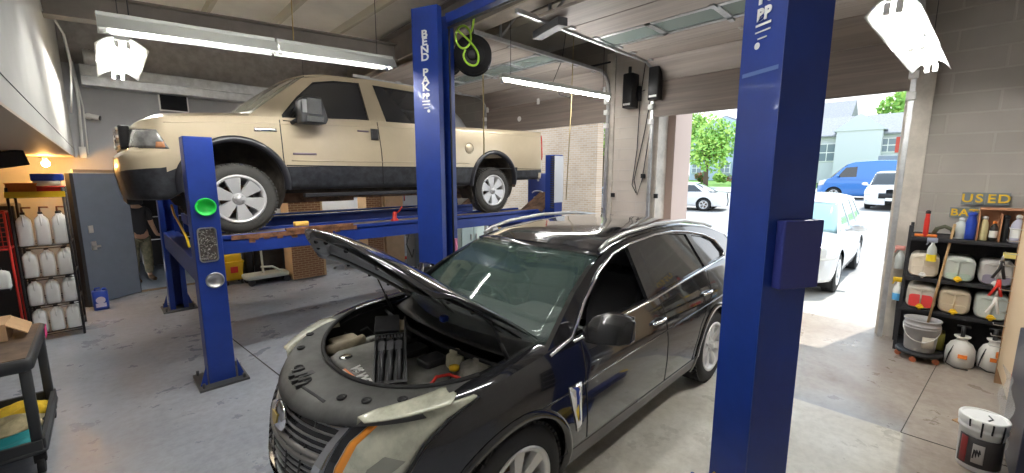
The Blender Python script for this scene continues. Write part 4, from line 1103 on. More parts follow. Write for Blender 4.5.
# back door leaf
t = thing('door_3', None, None, (-.31, 9.40, 0)); t['kind'] = 'structure'
door_m = mat('slate_door', (.125, .15, .195), .45, vary=.05)
a, b2 = Vector((-.31, 9.40, 0)), Vector((.31, 9.93, 0)); d = (b2-a).normalized(); nn = Vector((d.y, -d.x, 0))
def slab(g, s0, s1, n0, n1, z0, z1): g.add([a+d*s+nn*n+Vector((0, 0, z)) for z in (z0, z1) for n in (n0, n1) for s in (s0, s1)], [(0, 2, 3, 1), (4, 5, 7, 6), (0, 1, 5, 4), (2, 6, 7, 3), (0, 4, 6, 2), (1, 3, 7, 5)], 0, False)
W = (b2-a).length
q = G(); slab(q, 0, W, -.02, .02, .015, 2.13); lf = build('door_leaf', q, door_m, t, world=True, bevel=.004)
q = G(); slab(q, .10, .17, .02, .03, 1.18, 1.3); slab(q, .11, .18, .02, .035, .90, 1.04); slab(q, .12, .22, .05, .065, .94, .97); build('door_handle', q, steel, lf, world=True)
q = G(); slab(q, -.06, -.01, -.05, .03, 0, 2.13); build('door_edge', q, black_pl, t, world=True)
q = G(); slab(q, 0, W, -.01, .025, 2.14, 2.19); build('door_head', q, mat('wood_head', (.3, .22, .15), .7), t, world=True)

# ------------------------------------------------------------ lamps
tube_m = mat('lit_tube', (1, 1, 1), .5, emit=(1, .98, .94), estr=52)
refl = mat('white_reflector', (.5, .52, .49), .3)
def fixture(name, label, a, b, w, wings=True, tubes=2, sections=1, group=None, drop=None):
    a = Vector(a); b = Vector(b); c = (a+b)/2; t = thing(name, label, 'ceiling lamp', tuple(c), 0, group)
    d = (b-a).normalized(); s = d.cross(Vector((0, 0, 1))).normalized()
    up = Vector((0, 0, 1))
    for k in range(sections):
        p = a.lerp(b, k/sections)+d*.01; r = a.lerp(b, (k+1)/sections)-d*.01
        q = G(); q.bar(p+up*.05, r+up*.05, w*.28 if wings else w, .06); hs = build('housing', q, refl, t, world=True, bevel=.004)
        if wings:
            for sg in (-1, 1):
                q = G(); q.grid(lambda u, v: p.lerp(r, u)+s*sg*(w*.13+(w*.38)*v)+up*(.05-.10*v**1.7), 1, 7); build('reflector', q, refl, hs, world=True, solid=.004)
        offs = [0] if tubes == 1 else [-w*.11, w*.11]
        for o in offs:
            q = G(); q.cyl(p+d*.04+s*o+up*.0, r-d*.04+s*o+up*.0, .016 if tubes > 1 else .022, n=12); build('tube', q, tube_m, hs, world=True)
            q = G(); 
            for e, dd in ((p, 1), (r, -1)): q = G(); q.bar(e+s*o+d*dd*.005-up*.02, e+s*o+d*dd*.045-up*.02+up*.0, .035, .07); build('lamp_holder', q, white_pl, hs, world=True)
    for f in (.08, .92): q = G(); p = a.lerp(b, f); q.cyl(p+up*.07, Vector((p.x, p.y, ZC if drop is None else drop)), .004, n=6); build('hanging_wire', q, dark_metal, t, world=True)
    return t
fixture('fluorescent_lamp', 'long white fluorescent lamp hanging in front of the brown beam above the gold pickup', (.09, 4.5, 3.22), (2.52, 4.5, 3.35), .2, True, 1, 2)
fixture('fluorescent_lamp', 'short looking lamp seen end-on at upper left, hanging near the white bulkhead', at(122, 42, Z=3.5), at(118, 76, Z=3.5), .42, True, 2, 2)
fixture('fluorescent_lamp', 'bright tilted fluorescent lamp at the top right near the block wall', at(893, 3, Z=3.2), at(932, 67, Z=3.2), .28, True, 2, 2)
fixture('fluorescent_lamp', 'slim glowing strip lamp hanging in front of the left overhead door', at(500, 79, Z=3.45), at(610, 98, Z=3.45), .07, False, 1, 1)
fixture('fluorescent_lamp', 'added fluorescent fill lamp on the ceiling overhead, just beside the viewer', (-1.9, 1.2, 3.9), (.5, 1.2, 3.9), .12, False, 2, 1)  # added lamp out of view, brightens the room
fixture('fluorescent_lamp', 'added fluorescent fill lamp on the ceiling above the black car', (.3, 2.1, 4.2), (2.4, 2.1, 4.2), .12, False, 2, 1)  # extra lamp, added only to lift the light over the car
fixture('fluorescent_lamp', 'added fluorescent fill lamp hung low behind the pickup cab, near the back wall', (3.0, 9.25, 2.95), (4.9, 9.25, 2.95), .12, False, 2, 1)  # unseen behind the cab, added to light the back area
fixture('fluorescent_lamp', 'added fluorescent fill lamp hung on the back wall side beyond the pickup', (5.0, 8.9, 3.6), (6.6, 8.9, 3.6), .12, False, 2, 1)  # fill lamp added to brighten the bay beyond the pickup
# warm bulb under the bulkhead
bp_ = at(38, 162, Z=2.27)
t = thing('bare_bulb', 'warm yellow bulb glowing under the white bulkhead above the jug rack', 'light bulb', (bp_.x, 9.3, 2.27))
q = G(); q.sphere((0, 0, 0), .045, 14); build('bulb', q, mat('warm_glow', (1, .6, .2), .5, emit=(1, .5, .14), estr=260), t)
q = G(); q.cyl((0, 0, .03), (0, 0, .12), .025); build('socket', q, white_pl, t)
# ------------------------------------------------------------ things in the garage
# jug rack at the left
RX0, RX1, RY0, RY1 = -.82, -.36, 7.82, 8.45
t = thing('wire_rack', 'black wire shelving rack full of white jugs beside the slate door', 'shelf', ((RX0+RX1)/2, (RY0+RY1)/2, 0))
for x in (RX0, RX1):
    for y in (RY0, RY1): q = G(); q.cyl((x, y, 0), (x, y, 1.95), .013, n=8); build('upright', q, black_pl, t, world=True)
SH = [.10, .46, .82, 1.22, 1.86]
for z in SH:
    q = G()
    for y in (RY0, RY1): q.cyl((RX0, y, z), (RX1, y, z), .008, n=6); q.cyl((RX0, y, z-.03), (RX1, y, z-.03), .006, n=6)
    for x in (RX0, RX1): q.cyl((x, RY0, z), (x, RY1, z), .008, n=6)
    for k in range(9): x = RX0+(RX1-RX0)*k/8; q.cyl((x, RY0, z), (x, RY1, z), .004, n=6)
    build('wire_shelf', q, black_pl, t, world=True)
jug_m = mat('milky_jug', (.87, .87, .84), .4, vary=.05)
def jug(x, y, z, w, d, h, label, cap=black_pl, name='oil_jug', cat='jug', body=None, group=None):
    t = thing(name, label, cat, (x, y, z), 0, group); hw, hd = w/2, d/2
    q = G(); rings = []
    for zz, k in ((0, .92), (.012, 1), (h*.62, 1), (h*.76, .93), (h*.84, .62), (h*.88, .34), (h*.93, .30)):
        rings.append([Vector((a*k, b*k, zz)) for a, b in rrect(-hw, hw, -hd, hd, min(hw, hd)*.45, 4)])
    q.loft(rings); build('bottle', q, body or jug_m, t)
    q = G(); q.cyl((0, 0, h*.92), (0, 0, h), w*.17, n=14); build('cap', q, cap, t)
    q = G(); q.tube([(0, -hd*.3, h*.86), (0, -hd*.85, h*.86), (0, -hd*.97, h*.72), (0, -hd*.9, h*.58)], w*.07, 8); build('handle', q, body or jug_m, t)
    return t
pos3 = ('left', 'middle', 'right')
for row, (z, h, nm) in enumerate(((.105, .33, 'bottom'), (.465, .33, 'lower'), (.825, .36, 'middle'), (1.225, .42, 'upper'))):
    for k in range(3):
        x = RX0+.085+.148*k
        jug(x, RY0+.085, z, .125, .15, h, '%s one of three front white jugs on the %s shelf of the wire rack' % (pos3[k], nm), name='white_jug')
    for k in range(2):
        jug(RX1-.08, RY0+.26+.18*k, z, .125, .15, h*.97, 'white jug on the %s rack shelf, %s on its right side' % (nm, ('second row', 'furthest back')[k]), name='white_jug')
q = G(); q.box(RX0-.02, RX1+.02, RY0-.03, RY0-.01, 1.83, 1.90); top('yellow_rail', q, yellow_pl, 'yellow shelf edge board across the top of the jug rack', 'board')
def bin_(x, y, z, w, d, h, m, label, name='parts_bin', rz=0):
    q = G(); r = G()
    q.loft([[Vector((a*k, b*k, zz)) for a, b in rrect(-w/2, w/2, -d/2, d/2, .015, 3)] for zz, k in ((0, .9), (h, 1.0), (h, 1.04), (h-.012, 1.04))], caps=False)
    q.loft([[Vector((a*k, b*k, zz)) for a, b in rrect(-w/2, w/2, -d/2, d/2, .015, 3)] for zz, k in ((h, .99), (.008, .88))], caps=True)
    q.xf(Matrix.Translation(Vector((x, y, z)))@Matrix.Rotation(rz, 4, 'Z')); return top(name, q, m, label, 'bin')
bin_(-.70, 7.95, 1.875, .26, .22, .13, orange_pl, 'orange-red bin on the left of the rack top')
bin_(-.48, 7.97, 1.875, .26, .24, .09, red_pl, 'flat red tray on the rack top under a blue case')
q = G(); q.rbox(-.62, -.34, 7.86, 8.1, 2.03, 2.12, .02, axis='Z'); top('blue_case', q, blue_pl, 'dark blue plastic case lying on top of the red tray', 'case', bevel=.004)
q = G(); q.rbox(-.60, -.37, 7.85, 8.05, 1.97, 2.03, .01, axis='Z'); top('cream_box', q, mat('cream_card', (.65, .58, .45), .7), 'thin cream box between the blue case and the red tray', 'box')
for k in range(3): q = G(); q.tube([(-.735+.148*k, 7.905, 1.645), (-.735+.148*k, 7.905, 1.70), (-.66+.148*k, 7.88, 1.70)], .012, 8); top('jug_pump', q, mat('pump_brown', (.16, .06, .04), .5), '%s of the dark hand pumps on the upper row of white jugs' % pos3[k], 'pump')
# red wire stand, speaker, wall jug at far left
t = thing('red_wire_stand', 'red wire stand at the left edge beside the jug rack', 'wire stand', (-.98, 7.6, 0))
for y in (7.55, 7.85):
    for x in (-1.1, -.84): q = G(); q.cyl((x, y, 0), (x, y, 1.68), .012, n=8); build('leg', q, red_pl, t, world=True)
for z in (1.24, 1.67):
    q = G(); q.tube([(-1.1, 7.55, z), (-.84, 7.55, z), (-.84, 7.85, z), (-1.1, 7.85, z)], .012, 8, closed=True); build('hoop', q, red_pl, t, world=True)
q = G()
for k in range(7): z = 1.28+.055*k; q.cyl((-1.1, 7.55, z), (-.84, 7.55, z), .004, n=6); x = -1.1+.043*k; q.cyl((x, 7.55, 1.24), (x, 7.55, 1.67), .004, n=6)
build('wire_grid', q, red_pl, t, world=True)
jug(-.93, 7.35, .82, .16, .12, .24, 'small white container hung low beside the red wire stand', name='small_jug')
q = G(); q.box(-1.02, -.86, 7.28, 7.42, .80, .82); q.box(-1.0, -.98, 7.33, 7.37, 0, .8); q.box(-1.12, -.86, 7.25, 7.45, 0, .02); top('small_stand', q, dark_metal, 'dark narrow stand holding the small white container', 'stand')
q = G(); q.box(-1.0, -.62, 7.4, 7.7, 2.18, 2.36, 0, (0, R_(-12), R_(20))); q.box(-.84, -.78, 7.52, 7.58, 2.3, 2.386); top('black_speaker', q, black_pl, 'black speaker tucked under the bulkhead at the left edge', 'speaker', bevel=.01)
q = G(); q.box(-1.48, -.86, 8.6, 9.3, 0, 1.7); top('black_cabinet', q, mat('cabinet_black', (.03, .03, .032), .5), 'black cabinet standing behind the jug rack', 'cabinet', bevel=.01)
# utility cart
CX0, CX1, CY0, CY1 = -1.15, -.46, 4.22, 5.24
t = thing('utility_cart', 'black two-tier utility cart with a brown worn top at lower left', 'cart', ((CX0+CX1)/2, (CY0+CY1)/2, 0))
cart_m = mat('cart_black', (.035, .037, .04), .5)
q = G(); q.rbox(CX0, CX1, CY0, CY1, .77, .86, .04); build('top_tray', q, cart_m, t, world=True)
q = G(); q.box(CX0+.03, CX1-.03, CY0+.03, CY1-.03, .855, .864); build('worn_top', q, mat('greasy_top', (.13, .085, .055), .55, vary=.5, scale=5), t, world=True)
q = G(); q.rbox(CX0, CX1, CY0, CY1, .16, .19, .04); build('lower_tray', q, cart_m, t, world=True)
q = G()
for a, b2 in (((CX0+.02, CY0+.02), (CX1-.02, CY0+.02)), ((CX1-.02, CY0+.02), (CX1-.02, CY1-.02)), ((CX1-.02, CY1-.02), (CX0+.02, CY1-.02)), ((CX0+.02, CY1-.02), (CX0+.02, CY0+.02))): q.bar((*a, .215), (*b2, .215), .03, .09)
build('tray_lip', q, cart_m, t, world=True, bevel=.006)
for x in (CX0+.045, CX1-.045):
    for y in (CY0+.045, CY1-.045):
        q = G(); q.rbox(x-.028, x+.028, y-.028, y+.028, .19, .78, .012); build('leg', q, cart_m, t, world=True)
        q = G(); q.cyl((x-.018, y, .06), (x+.018, y, .06), .055, n=18); q.box(x-.03, x+.03, y-.02, y+.02, .09, .16); build('caster', q, black_rub, t, world=True)
q = G(); q.box(CX1+.001, CX1+.004, CY1-.18, CY1-.05, .76, .85); build('pink_label', q, mat('pink_label', (.8, .05, .25), .5), t, world=True)
t = thing('cardboard_box', 'opened cardboard box on top of the black cart', 'box', (-.82, 4.93, .865))
q = G(); q.box(-.26, .20, -.15, .16, 0, .13); build('box_body', q, card, t, bevel=.002)
q = G(); q.box(.20, .33, -.15, .16, .115, .122, 0, (0, R_(38), 0), (.20, 0, .12)); build('flap', q, card, t)
q = G(); q.lathe([(.05, 0), (.055, .02), (.05, .12), (.055, .13), (.055, .17), (.03, .19), (.03, .24), (.001, .25)], (-.86, 5.17, .865), 'Z', 20); q.tube([(-.85, 5.12, .94), (-.78, 5.1, .98), (-.74, 5.12, 1.06), (-.79, 5.17, 1.08)], .008, 6)
top('red_pump', q, mat('bright_red', (.75, .05, .03), .35), 'red hand pump bottle standing behind the cardboard box on the cart', 'bottle')
def rag(name, cx, cy, z, w, d, m, label, seed, hgt=.04):
    random.seed(seed); A = [random.uniform(0, 6) for _ in range(6)]
    q = G()
    def fn(u, v):
        x = (u-.5)*w; y = (v-.5)*d; e = min(u, 1-u, v, 1-v)*8
        return (cx+x+.012*sin(9*v+A[0]), cy+y+.015*sin(8*u+A[1]), z+.004+hgt*min(1, e)*(.5+.3*sin(7*u+A[2]+3*v)+.2*sin(11*v+A[3]-5*u)))
    q.grid(fn, 24, 24); return top(name, q, m, label, 'cloth', solid=.006)
rag('teal_cloth', -.78, 4.42, .195, .56, .30, mat('teal_cloth', (.01, .22, .24), .8), 'teal cloth folded in the lower tray of the cart', 1, .05)
rag('tan_gloves', -.76, 4.72, .195, .5, .22, mat('tan_glove', (.5, .42, .25), .85, vary=.3, scale=12), 'tan work gloves and rags in the middle of the lower cart tray', 2, .09)
rag('yellow_cloth', -.68, 5.00, .195, .4, .26, mat('yellow_cloth', (.75, .5, .03), .8, vary=.2, scale=9), 'yellow cloth in the far end of the lower cart tray', 3, .08)
# blue fluid jug on floor by the door
q = G(); q.rbox(-.28, -.10, 9.02, 9.20, 0, .30, .03); tb = thing('blue_container', 'blue plastic container on the floor at the foot of the slate door', 'container', (-.19, 9.11, 0)); build('container_body', q, blue_pl, tb, world=True)
q = G(); q.cyl((-.14, 9.12, .30), (-.14, 9.12, .33), .025); q.tube([(-.24, 9.11, .30), (-.24, 9.11, .34), (-.18, 9.11, .34)], .012); build('cap', q, blue_pl, tb, world=True)
q = G(); q.cyl((-.19, 9.018, .16), (-.19, 9.012, .16), .055, n=20); q.box(-.25, -.13, 9.012, 9.018, .05, .11); build('label_patch', q, mat('label_pale', (.75, .7, .85), .5), tb, world=True)
# monitor high on the back wall, camera, duct panel
t = thing('wall_monitor', 'black screen with a pale frame high on the back wall above the pickup nose', 'screen', (1.08, 9.86, 3.25))
q = G(); q.rbox(.88, 1.30, 9.83, 9.88, 3.24, 3.56, .015, axis='Y'); build('bezel', q, white_pt, t, world=True)
q = G(); q.box(.90, 1.28, 9.825, 9.83, 3.26, 3.54); build('screen', q, mat('screen_black', (.01, .01, .012), .6, spec=.2), t, world=True)
q = G(); q.box(1.05, 1.13, 9.88, 9.94, 3.35, 3.45); build('bracket', q, dark_metal, t, world=True)
t = thing('security_camera', 'small white security camera on the back wall left of the pickup', 'camera', (-.03, 9.9, 3.06))
q = G(); q.cyl((0, .04, 0), (0, -.02, 0), .05); q.cyl((0, -.02, 0), (.03, -.10, -.01), .03); q.cyl((-.02, -.1, .0), (.12, -.14, -.03), .04); build('camera_body', q, white_pl, t)
q = G(); q.cyl((.12, -.14, -.03), (.135, -.143, -.033), .035); build('lens', q, black_pl, t)
q = G(); q.box(-.06, 3.9, YB-.30, YB-.02, 3.52, 3.84); q.box(-.05, 3.9, YB-.32, YB-.30, 3.66, 3.68); top('air_duct', q, galv, 'long flat galvanised air duct along the top of the back wall', 'air duct', bevel=.01)
q = G(); N = 10
for k in range(N): x = -.05+.22*0
q.lathe([(.11, 0), (.12, .02), (.11, .04), (.12, .06), (.11, .08), (.12, .10), (.11, .12), (.12, .14), (.11, .16)], (.0, YB-.30, 3.95), 'X', 24); top('spiral_duct', q, galv, 'short ribbed round duct above the flat duct near the bulkhead', 'air duct')
q = G(); P = []
for k in range(13): a = PI/2*k/12; P.append(Vector((5.9+.95*sin(a), 9.0, 3.05+.85*cos(a)-.35)))
q.tube([Vector((4.0, 9.0, 3.55))]+P+[Vector((6.85, 9.0, 2.2))], .38, 24); top('duct_elbow', q, mat('duct_pale', (.6, .62, .64), .35, metal=.2), 'large curved galvanised duct behind the pickup bed', 'air duct')
q = G(); q.tube([(-.18, 9.9, 4.3), (-.12, 9.88, 3.4), (-.16, 9.86, 2.42)], .018, 8); q.tube([(-.13, 9.9, 3.9), (-.08, 9.9, 3.2), (-.10, 9.9, 2.45)], .01, 6); q.box(-.20, -.12, 9.84, 9.9, 2.38, 2.56); top('wall_conduit', q, white_pt, 'pale conduit pipe running down the corner of bulkhead and back wall', 'pipe')
q = G(); q.tube([(-.26, 7.4, 4.1), (-.22, 7.6, 4.0), (-.14, 7.9, 3.85), (-.12, 8.3, 3.6), (-.16, 8.6, 3.3), (-.2, 8.9, 3.0)], .012, 6); top('loose_cable', q, white_pl, 'loose white cable drooping down the bulkhead wall', 'cable')
q = G(); q.box(-.30, -.22, 2.6, 3.05, 2.95, 2.99, 0, (R_(8), 0, 0)); top('wall_bracket', q, mat('tan_bracket', (.4, .28, .2), .6), 'small brown bracket on the bulkhead at the far left edge', 'bracket')
# row along the back wall seen under the truck
t = thing('mop_bucket', 'yellow mop bucket with a red label on wheels near the back wall', 'mop bucket', (1.66, 9.5, 0))
q = G(); q.loft([[Vector((a*k, b*k, z)) for a, b in rrect(-.17, .17, -.2, .2, .05, 4)] for z, k in ((.09, .82), (.42, 1), (.44, 1.06), (.46, 1.06))]); build('pail', q, yellow_pl, t, bevel=.004)
q = G(); q.rbox(-.14, .14, -.18, .02, .46, .64, .03); q.tube([(.1, -.1, .6), (.16, -.12, .72), (.1, -.14, .80)], .015, 8); build('wringer', q, yellow_pl, t)
q = G(); q.box(-.06, .06, -.205, -.19, .24, .36); build('label_patch', q, red_pl, t)
for x in (-.12, .12):
    for y in (-.14, .14): q = G(); q.cyl((x-.015, y, .04), (x+.015, y, .04), .038, n=14); q.box(x-.01, x+.01, y-.01, y+.01, .05, .1); build('caster', q, dark_metal, t)
t = thing('cream_trolley', 'low cream-coloured rolling trolley with a tall handle near the back wall', 'trolley', (2.12, 9.12, 0))
cr = mat('cream_enamel', (.62, .66, .6), .4)
q = G(); q.rbox(-.36, .40, -.2, .2, .12, .2, .05); q.tube([(.3, -.18, .2), (.1, -.18, .34), (-.1, -.18, .36)], .02, 8); build('platform', q, cr, t)
q = G(); q.tube([(-.02, 0, .2), (-.04, 0, 1.1)], .02, 8); q.tube([(-.04, -.12, 1.1), (-.04, .12, 1.1)], .015, 8); build('handle', q, cr, t)
for x in (-.26, .36):
    for y in (-.16, .16): q = G(); q.cyl((x, y-.02, .06), (x, y+.02, .06), .06, n=16); build('wheel', q, dark_metal, t)
q = G(); q.lathe([(.001, 0), (.28, 0), (.29, .02), (.285, .28), (.295, .3), (.285, .32), (.285, .58), (.295, .6), (.285, .62), (.285, .88), (.29, .9), (.27, .9), (.001, .89)], (2.35, 9.58, 0), 'Z', 32); top('black_drum', q, black_pl, 'black steel drum behind the cream trolley', 'drum')
q = G(); q.rbox(1.88, 2.04, 9.5, 9.75, 0, .75, .04); top('black_bin', q, black_pl, 'black bin between the yellow mop bucket and the black drum', 'bin')
brk = brick_mat('brick_pattern_wrap', (.30, .13, .06), (.36, .17, .08), (.55, .36, .2), .13, .045, .008, 'XZ')
tan_wd = mat('tan_board', (.62, .42, .24), .6, vary=.08)
for (x0, x1, y0, y1, h, lab) in ((2.56, 3.16, 8.85, 9.35, 1.74, 'tall tan cabinet with a brick-patterned front, in line with the truck cab'), (4.25, 4.62, 9.05, 9.5, 1.8, 'tall tan cabinet with a dark brick-patterned front, nearer the red hoist')):
    t = thing('patterned_cabinet', lab, 'cabinet', ((x0+x1)/2, (y0+y1)/2, 0), 0)
    q = G(); q.box(x0, x1+.05, y0, y1, .02, h); cb = build('carcass', q, tan_wd, t, world=True, bevel=.004)
    q = G(); q.box(x0, x1, y0-.012, y0-.002, .03, h-.01); build('front_panel', q, brk, t, world=True)
q = G(); q.box(4.69, 5.15, 9.0, 9.45, 0, 1.62); top('tan_crate', q, tan_wd, 'plain tan wooden crate beside the darker patterned cabinet', 'crate', bevel=.004)
t = thing('swivel_chair', 'office chair with a star base behind the raised bonnet', 'chair', (3.88, 9.3, 0))
for k in range(5):
    a = 2*PI*k/5+.3; q = G(); q.tube([(0, 0, .13), (.30*cos(a), .30*sin(a), .08)], [.025, .016], 8); q.sphere((.30*cos(a), .30*sin(a), .035), .034, 10); build('leg', q, galv, t)
q = G(); q.cyl((0, 0, .1), (0, 0, .45), .025); build('gas_column', q, dark_metal, t)
q = G(); q.rbox(-.24, .24, -.23, .23, .45, .53, .08); build('seat', q, black_pl, t)
q = G(); q.rbox(-.22, .22, .2, .27, .6, 1.05, .06, axis='Y'); q.bar((0, .24, .47), (0, .25, .65), .05, .02); build('backrest', q, black_pl, t)
t = thing('service_machine', 'dark grey wheeled service machine with a white label, left of the far blue column', 'machine', (4.95, 8.05, 0))
q = G(); q.rbox(-.2, .2, -.2, .2, .1, .75, .04); q.loft([[Vector((x, y, z)) for x, y in ((-.2, -.2), (.2, -.2), (.2, .2), (-.2, .2))] for z in (.75,)]+[[Vector((x, y, 1.0)) for x, y in ((-.16, -.05), (.16, -.05), (.16, .2), (-.16, .2))]], sm=False); build('cabinet_body', q, mat('machine_grey', (.09, .095, .1), .5), t, bevel=.004)
q = G(); q.box(-.09, .10, -.206, -.2, .42, .6); build('label_patch', q, white_pt, t)
for x in (-.17, .17): q = G(); q.cyl((x-.02, .12, .09), (x+.02, .12, .09), .09, n=18); q.cyl((x-.02, -.14, .05), (x+.02, -.14, .05), .05, n=14); build('wheel', q, black_rub, t)
q = G(); q.tube([(-.2, 0, .9), (-.32, -.05, .6), (-.22, -.1, .3), (-.2, -.15, .5)], .014, 8); build('hose', q, black_rub, t)
t = thing('engine_hoist', 'red engine hoist standing by the back wall beside the service machine', 'hoist', (5.75, 8.75, 0))
for y in (-.3, .3): q = G(); q.bar((-.6, y, .08), (.4, y*.5, .08), .07, .07); build('leg', q, red_pl, t)
q = G(); q.bar((.3, 0, .08), (.3, 0, 1.5), .09, .09); q.bar((.35, 0, .3), (.0, 0, 1.1), .06, .06); build('mast', q, red_pl, t)
q = G(); q.bar((.35, 0, 1.5), (-.7, 0, 1.75), .08, .08); q.tube([(-.7, 0, 1.75), (-.7, 0, 1.5)], .01); build('boom', q, red_pl, t)
t = thing('white_cabinet', 'pale green-white cabinet beyond the far blue column under the lift', 'cabinet', (6.3, 8.0, 0))
q = G(); q.rbox(-.36, .36, -.25, .25, .03, 1.22, .02); build('carcass', q, mat('mint_white', (.62, .72, .66), .45), t)
for x in (-.18, .18): q = G(); q.box(x-.165, x+.165, -.262, -.25, .07, 1.18); dr = build('door', q, mat('mint_white', (0, 0, 0)), t, bevel=.003); q = G(); q.box(x-.01+.1*(-1 if x > 0 else 1), x+.01+.1*(-1 if x > 0 else 1), -.29, -.262, .55, .7); build('handle', q, steel, dr)
t = thing('yellow_stand', 'yellow folding steel stand behind the windscreen, under the truck tail', 'stand', (6.75, 7.1, 0))
for k, (x, y) in enumerate(((-.22, -.15), (.22, -.15), (-.22, .15), (.22, .15))): q = G(); q.bar((x, y, 0), (x*.35, y*.5, 1.05), .045, .045); build('leg', q, yellow_pl, t)
q = G(); q.box(-.16, .16, -.12, .12, 1.04, 1.08); q.bar((-.15, -.11, .5), (.15, -.11, .5), .03, .03); build('platform', q, yellow_pl, t)
q = G(); q.loft([[Vector((5.0+a*k, 7.3+b*k, z)) for a, b in rrect(-.14, .14, -.14, .14, .03)] for z, k in ((0, .8), (.22, 1))]); top('green_bucket', q, green_pl, 'bright green bucket on the floor left of the far blue column', 'bucket')
BY0, BY1, BYC = 5.66, 6.25, 5.95
# poster board near rear lift post
t = thing('blue_banner', 'blue poster board with a white emblem behind the rear lift post', 'poster', (6.65, 5.72, 0))
q = G(); q.box(6.63, 6.67, BY0, BY1, .0, 2.14); build('board', q, mat('banner_blue', (.08, .12, .42), .5), t, world=True)
q = G()
for k in range(3): q.tube([(6.622, BYC+.16*cos(a)*(1-.2*k), 1.72-.12*k+.05*sin(a)) for a in [PI*i/10 for i in range(11)]], .015, 6)
for y in (BYC-.07, BYC+.07): q.sphere((6.624, y, 1.62), .03, 10, 0, (.2, 1, 1))
q.cyl((6.62, BYC, 2.0), (6.63, BYC, 2.0), .03); build('emblem', q, white_pt, t, world=True)
q = G(); q.box(6.60, 6.66, BY0-.06, BY0, 0, 2.18); build('board_frame', q, mat('frame_brown', (.3, .22, .2), .6), t, world=True)
# hose reels and hanging cords
def smooth(P, n=2):
    for _ in range(n):
        Q = [P[0]]
        for a, b in zip(P, P[1:]): Q += [a*.75+b*.25, a*.25+b*.75]
        P = Q+[P[-1]]
    return P
def reel(c, r, label, hose=True, ax=(.85, -.53)):
    t = thing('hose_reel', label, 'hose reel', c); q = G(); w = .07
    q.lathe([(.03, -w), (r, -w), (r, -w+.012), (r*.8, -w+.015), (r*.8, w-.015), (r, w-.012), (r, w), (.03, w)], (0, 0, 0), 'Y', 36, cap=False)
    q.lathe([(r*.55, -w-.01), (r*.62, -w-.012), (r*.62, -w)], (0, 0, 0), 'Y', 30, cap=False); q.lathe([(.001, -w-.02), (.06, -w-.02), (.07, -w)], (0, 0, 0), 'Y', 20)
    A = R_(-42)+PI/2; M = Matrix.Rotation(A-PI/2+0, 4, 'Z'); q.xf(M); build('drum', q, black_pl, t)
    q = G(); q.bar((0, 0, r+.02), (0, 0, r+.25), .12, .03); q.bar((0, 0, .02), (0, w+.03, r+.05), .05, .02); q.xf(M); build('bracket', q, dark_metal, t)
    if hose:
        q = G(); N = 40; P = [Vector((-.10-.0+.085*cos(a), -w-.03-.002*a, .17+.12*sin(a))) for a in [.3+2*PI*i/20 for i in range(0, 28)]]
        P = [Vector((.03, -w-.02, .45)), Vector((.01, -w-.03, .3))]+P+[Vector((-.02, -w-.05, .12)), Vector((.08, -w-.05, -.02)), Vector((.05, -w-.04, -.14)), Vector((-.06, -w-.03, -.12)), Vector((-.11, -w-.03, -.03)), Vector((-.08, -w-.03, .04))]
        q.tube(smooth(P), .012, 8); q.xf(M); build('air_hose', q, mat('lime_hose', (.45, .75, .05), .4), t)
    return t
rc = at(473, 56, Y=3.9); reel(rc, .215, 'black hose reel with a coiled lime hose beside the top of the far column')
rc2 = at(449, 62, Y=4.3); reel(rc2, .15, 'second black reel half hidden behind the far blue column', hose=False)
def cord(name, pts, r, m, label, w=None):
    q = G(); q.tube(pts, r, 6); return top(name, q, m, label, 'cord')
cord('pull_rope', [at(483, 72, Y=4.3), at(484, 155, Y=4.3)], .010, mat('rope_tan', (.4, .32, .16), .8), 'tan rope with a dark grip hanging below the hose reel')
cord('pull_rope', [at(574, 30, Y=4.6), at(571, 110, Y=4.6), at(566, 200, Y=4.6)], .008, mat('rope_tan', (0, 0, 0)), 'long pale rope hanging before the brick wall in the left doorway')
cord('power_cord', [at(566, 32, Y=4.7), at(562, 60, Y=4.7), at(553, 82, Y=4.7), at(560, 95, Y=4.7), at(572, 98, Y=4.7)], .006, black_rub, 'thin black cord looping over the slim strip lamp')
cord('ceiling_wire', [(1.52, 4.6, ZC), (1.5, 4.6, 3.42)], .006, mat('brass_wire', (.35, .25, .1), .6), 'brown wire from the ceiling to the long lamp above the pickup')
q = G(); q.bar(at(537, 36, Z=3.95), at(563, 21, Z=3.95), .14, .10); top('junction_box', q, mat('box_darkgrey', (.12, .125, .13), .5), 'grey metal box hanging at the ceiling between the overhead doors', 'box', bevel=.008)
# openers and cables on the column
for y, z0, z1, lab in ((4.12, 3.32, 3.92, 'black door opener unit on the left side of the column'), (3.62, 3.40, 3.95, 'black door opener unit on the right side of the column')):
    t = thing('door_opener', lab, 'door opener', (7.0, y, z0)); q = G(); q.rbox(6.97, 7.225 if y > 3.8 else 7.195, y-.10, y+.10, z0, z1, .03); build('opener_body', q, black_pl, t, world=True)
    q = G(); q.box(6.965, 6.972, y-.07, y+.07, z0+.04, z0+.075); build('label_strip', q, white_pt, t, world=True); q = G(); q.cyl((7.05, y, z1), (7.05, y, z1+.12), .03); build('shaft_coupling', q, dark_metal, t, world=True)
P = [at(655, 63, X=7.2), at(652, 90, X=7.2), at(645, 130, X=7.2), at(634, 180, X=7.2), at(637, 195, X=7.2), at(642, 180, X=7.2), at(650, 130, X=7.2)]
t = thing('column_cables', 'grey cables hanging in loops down the cream column between the doors', 'cable', (7.2, 3.95, 0))
q = G(); q.tube(P, .009, 6); build('cable', q, dark_metal, t, world=True)
q = G(); q.tube([at(646, 60, X=7.2), at(640, 100, X=7.2), at(637, 150, X=7.2), at(632, 185, X=7.2), at(636, 193, X=7.2)], .008, 6); build('cable', q, dark_metal, t, world=True)
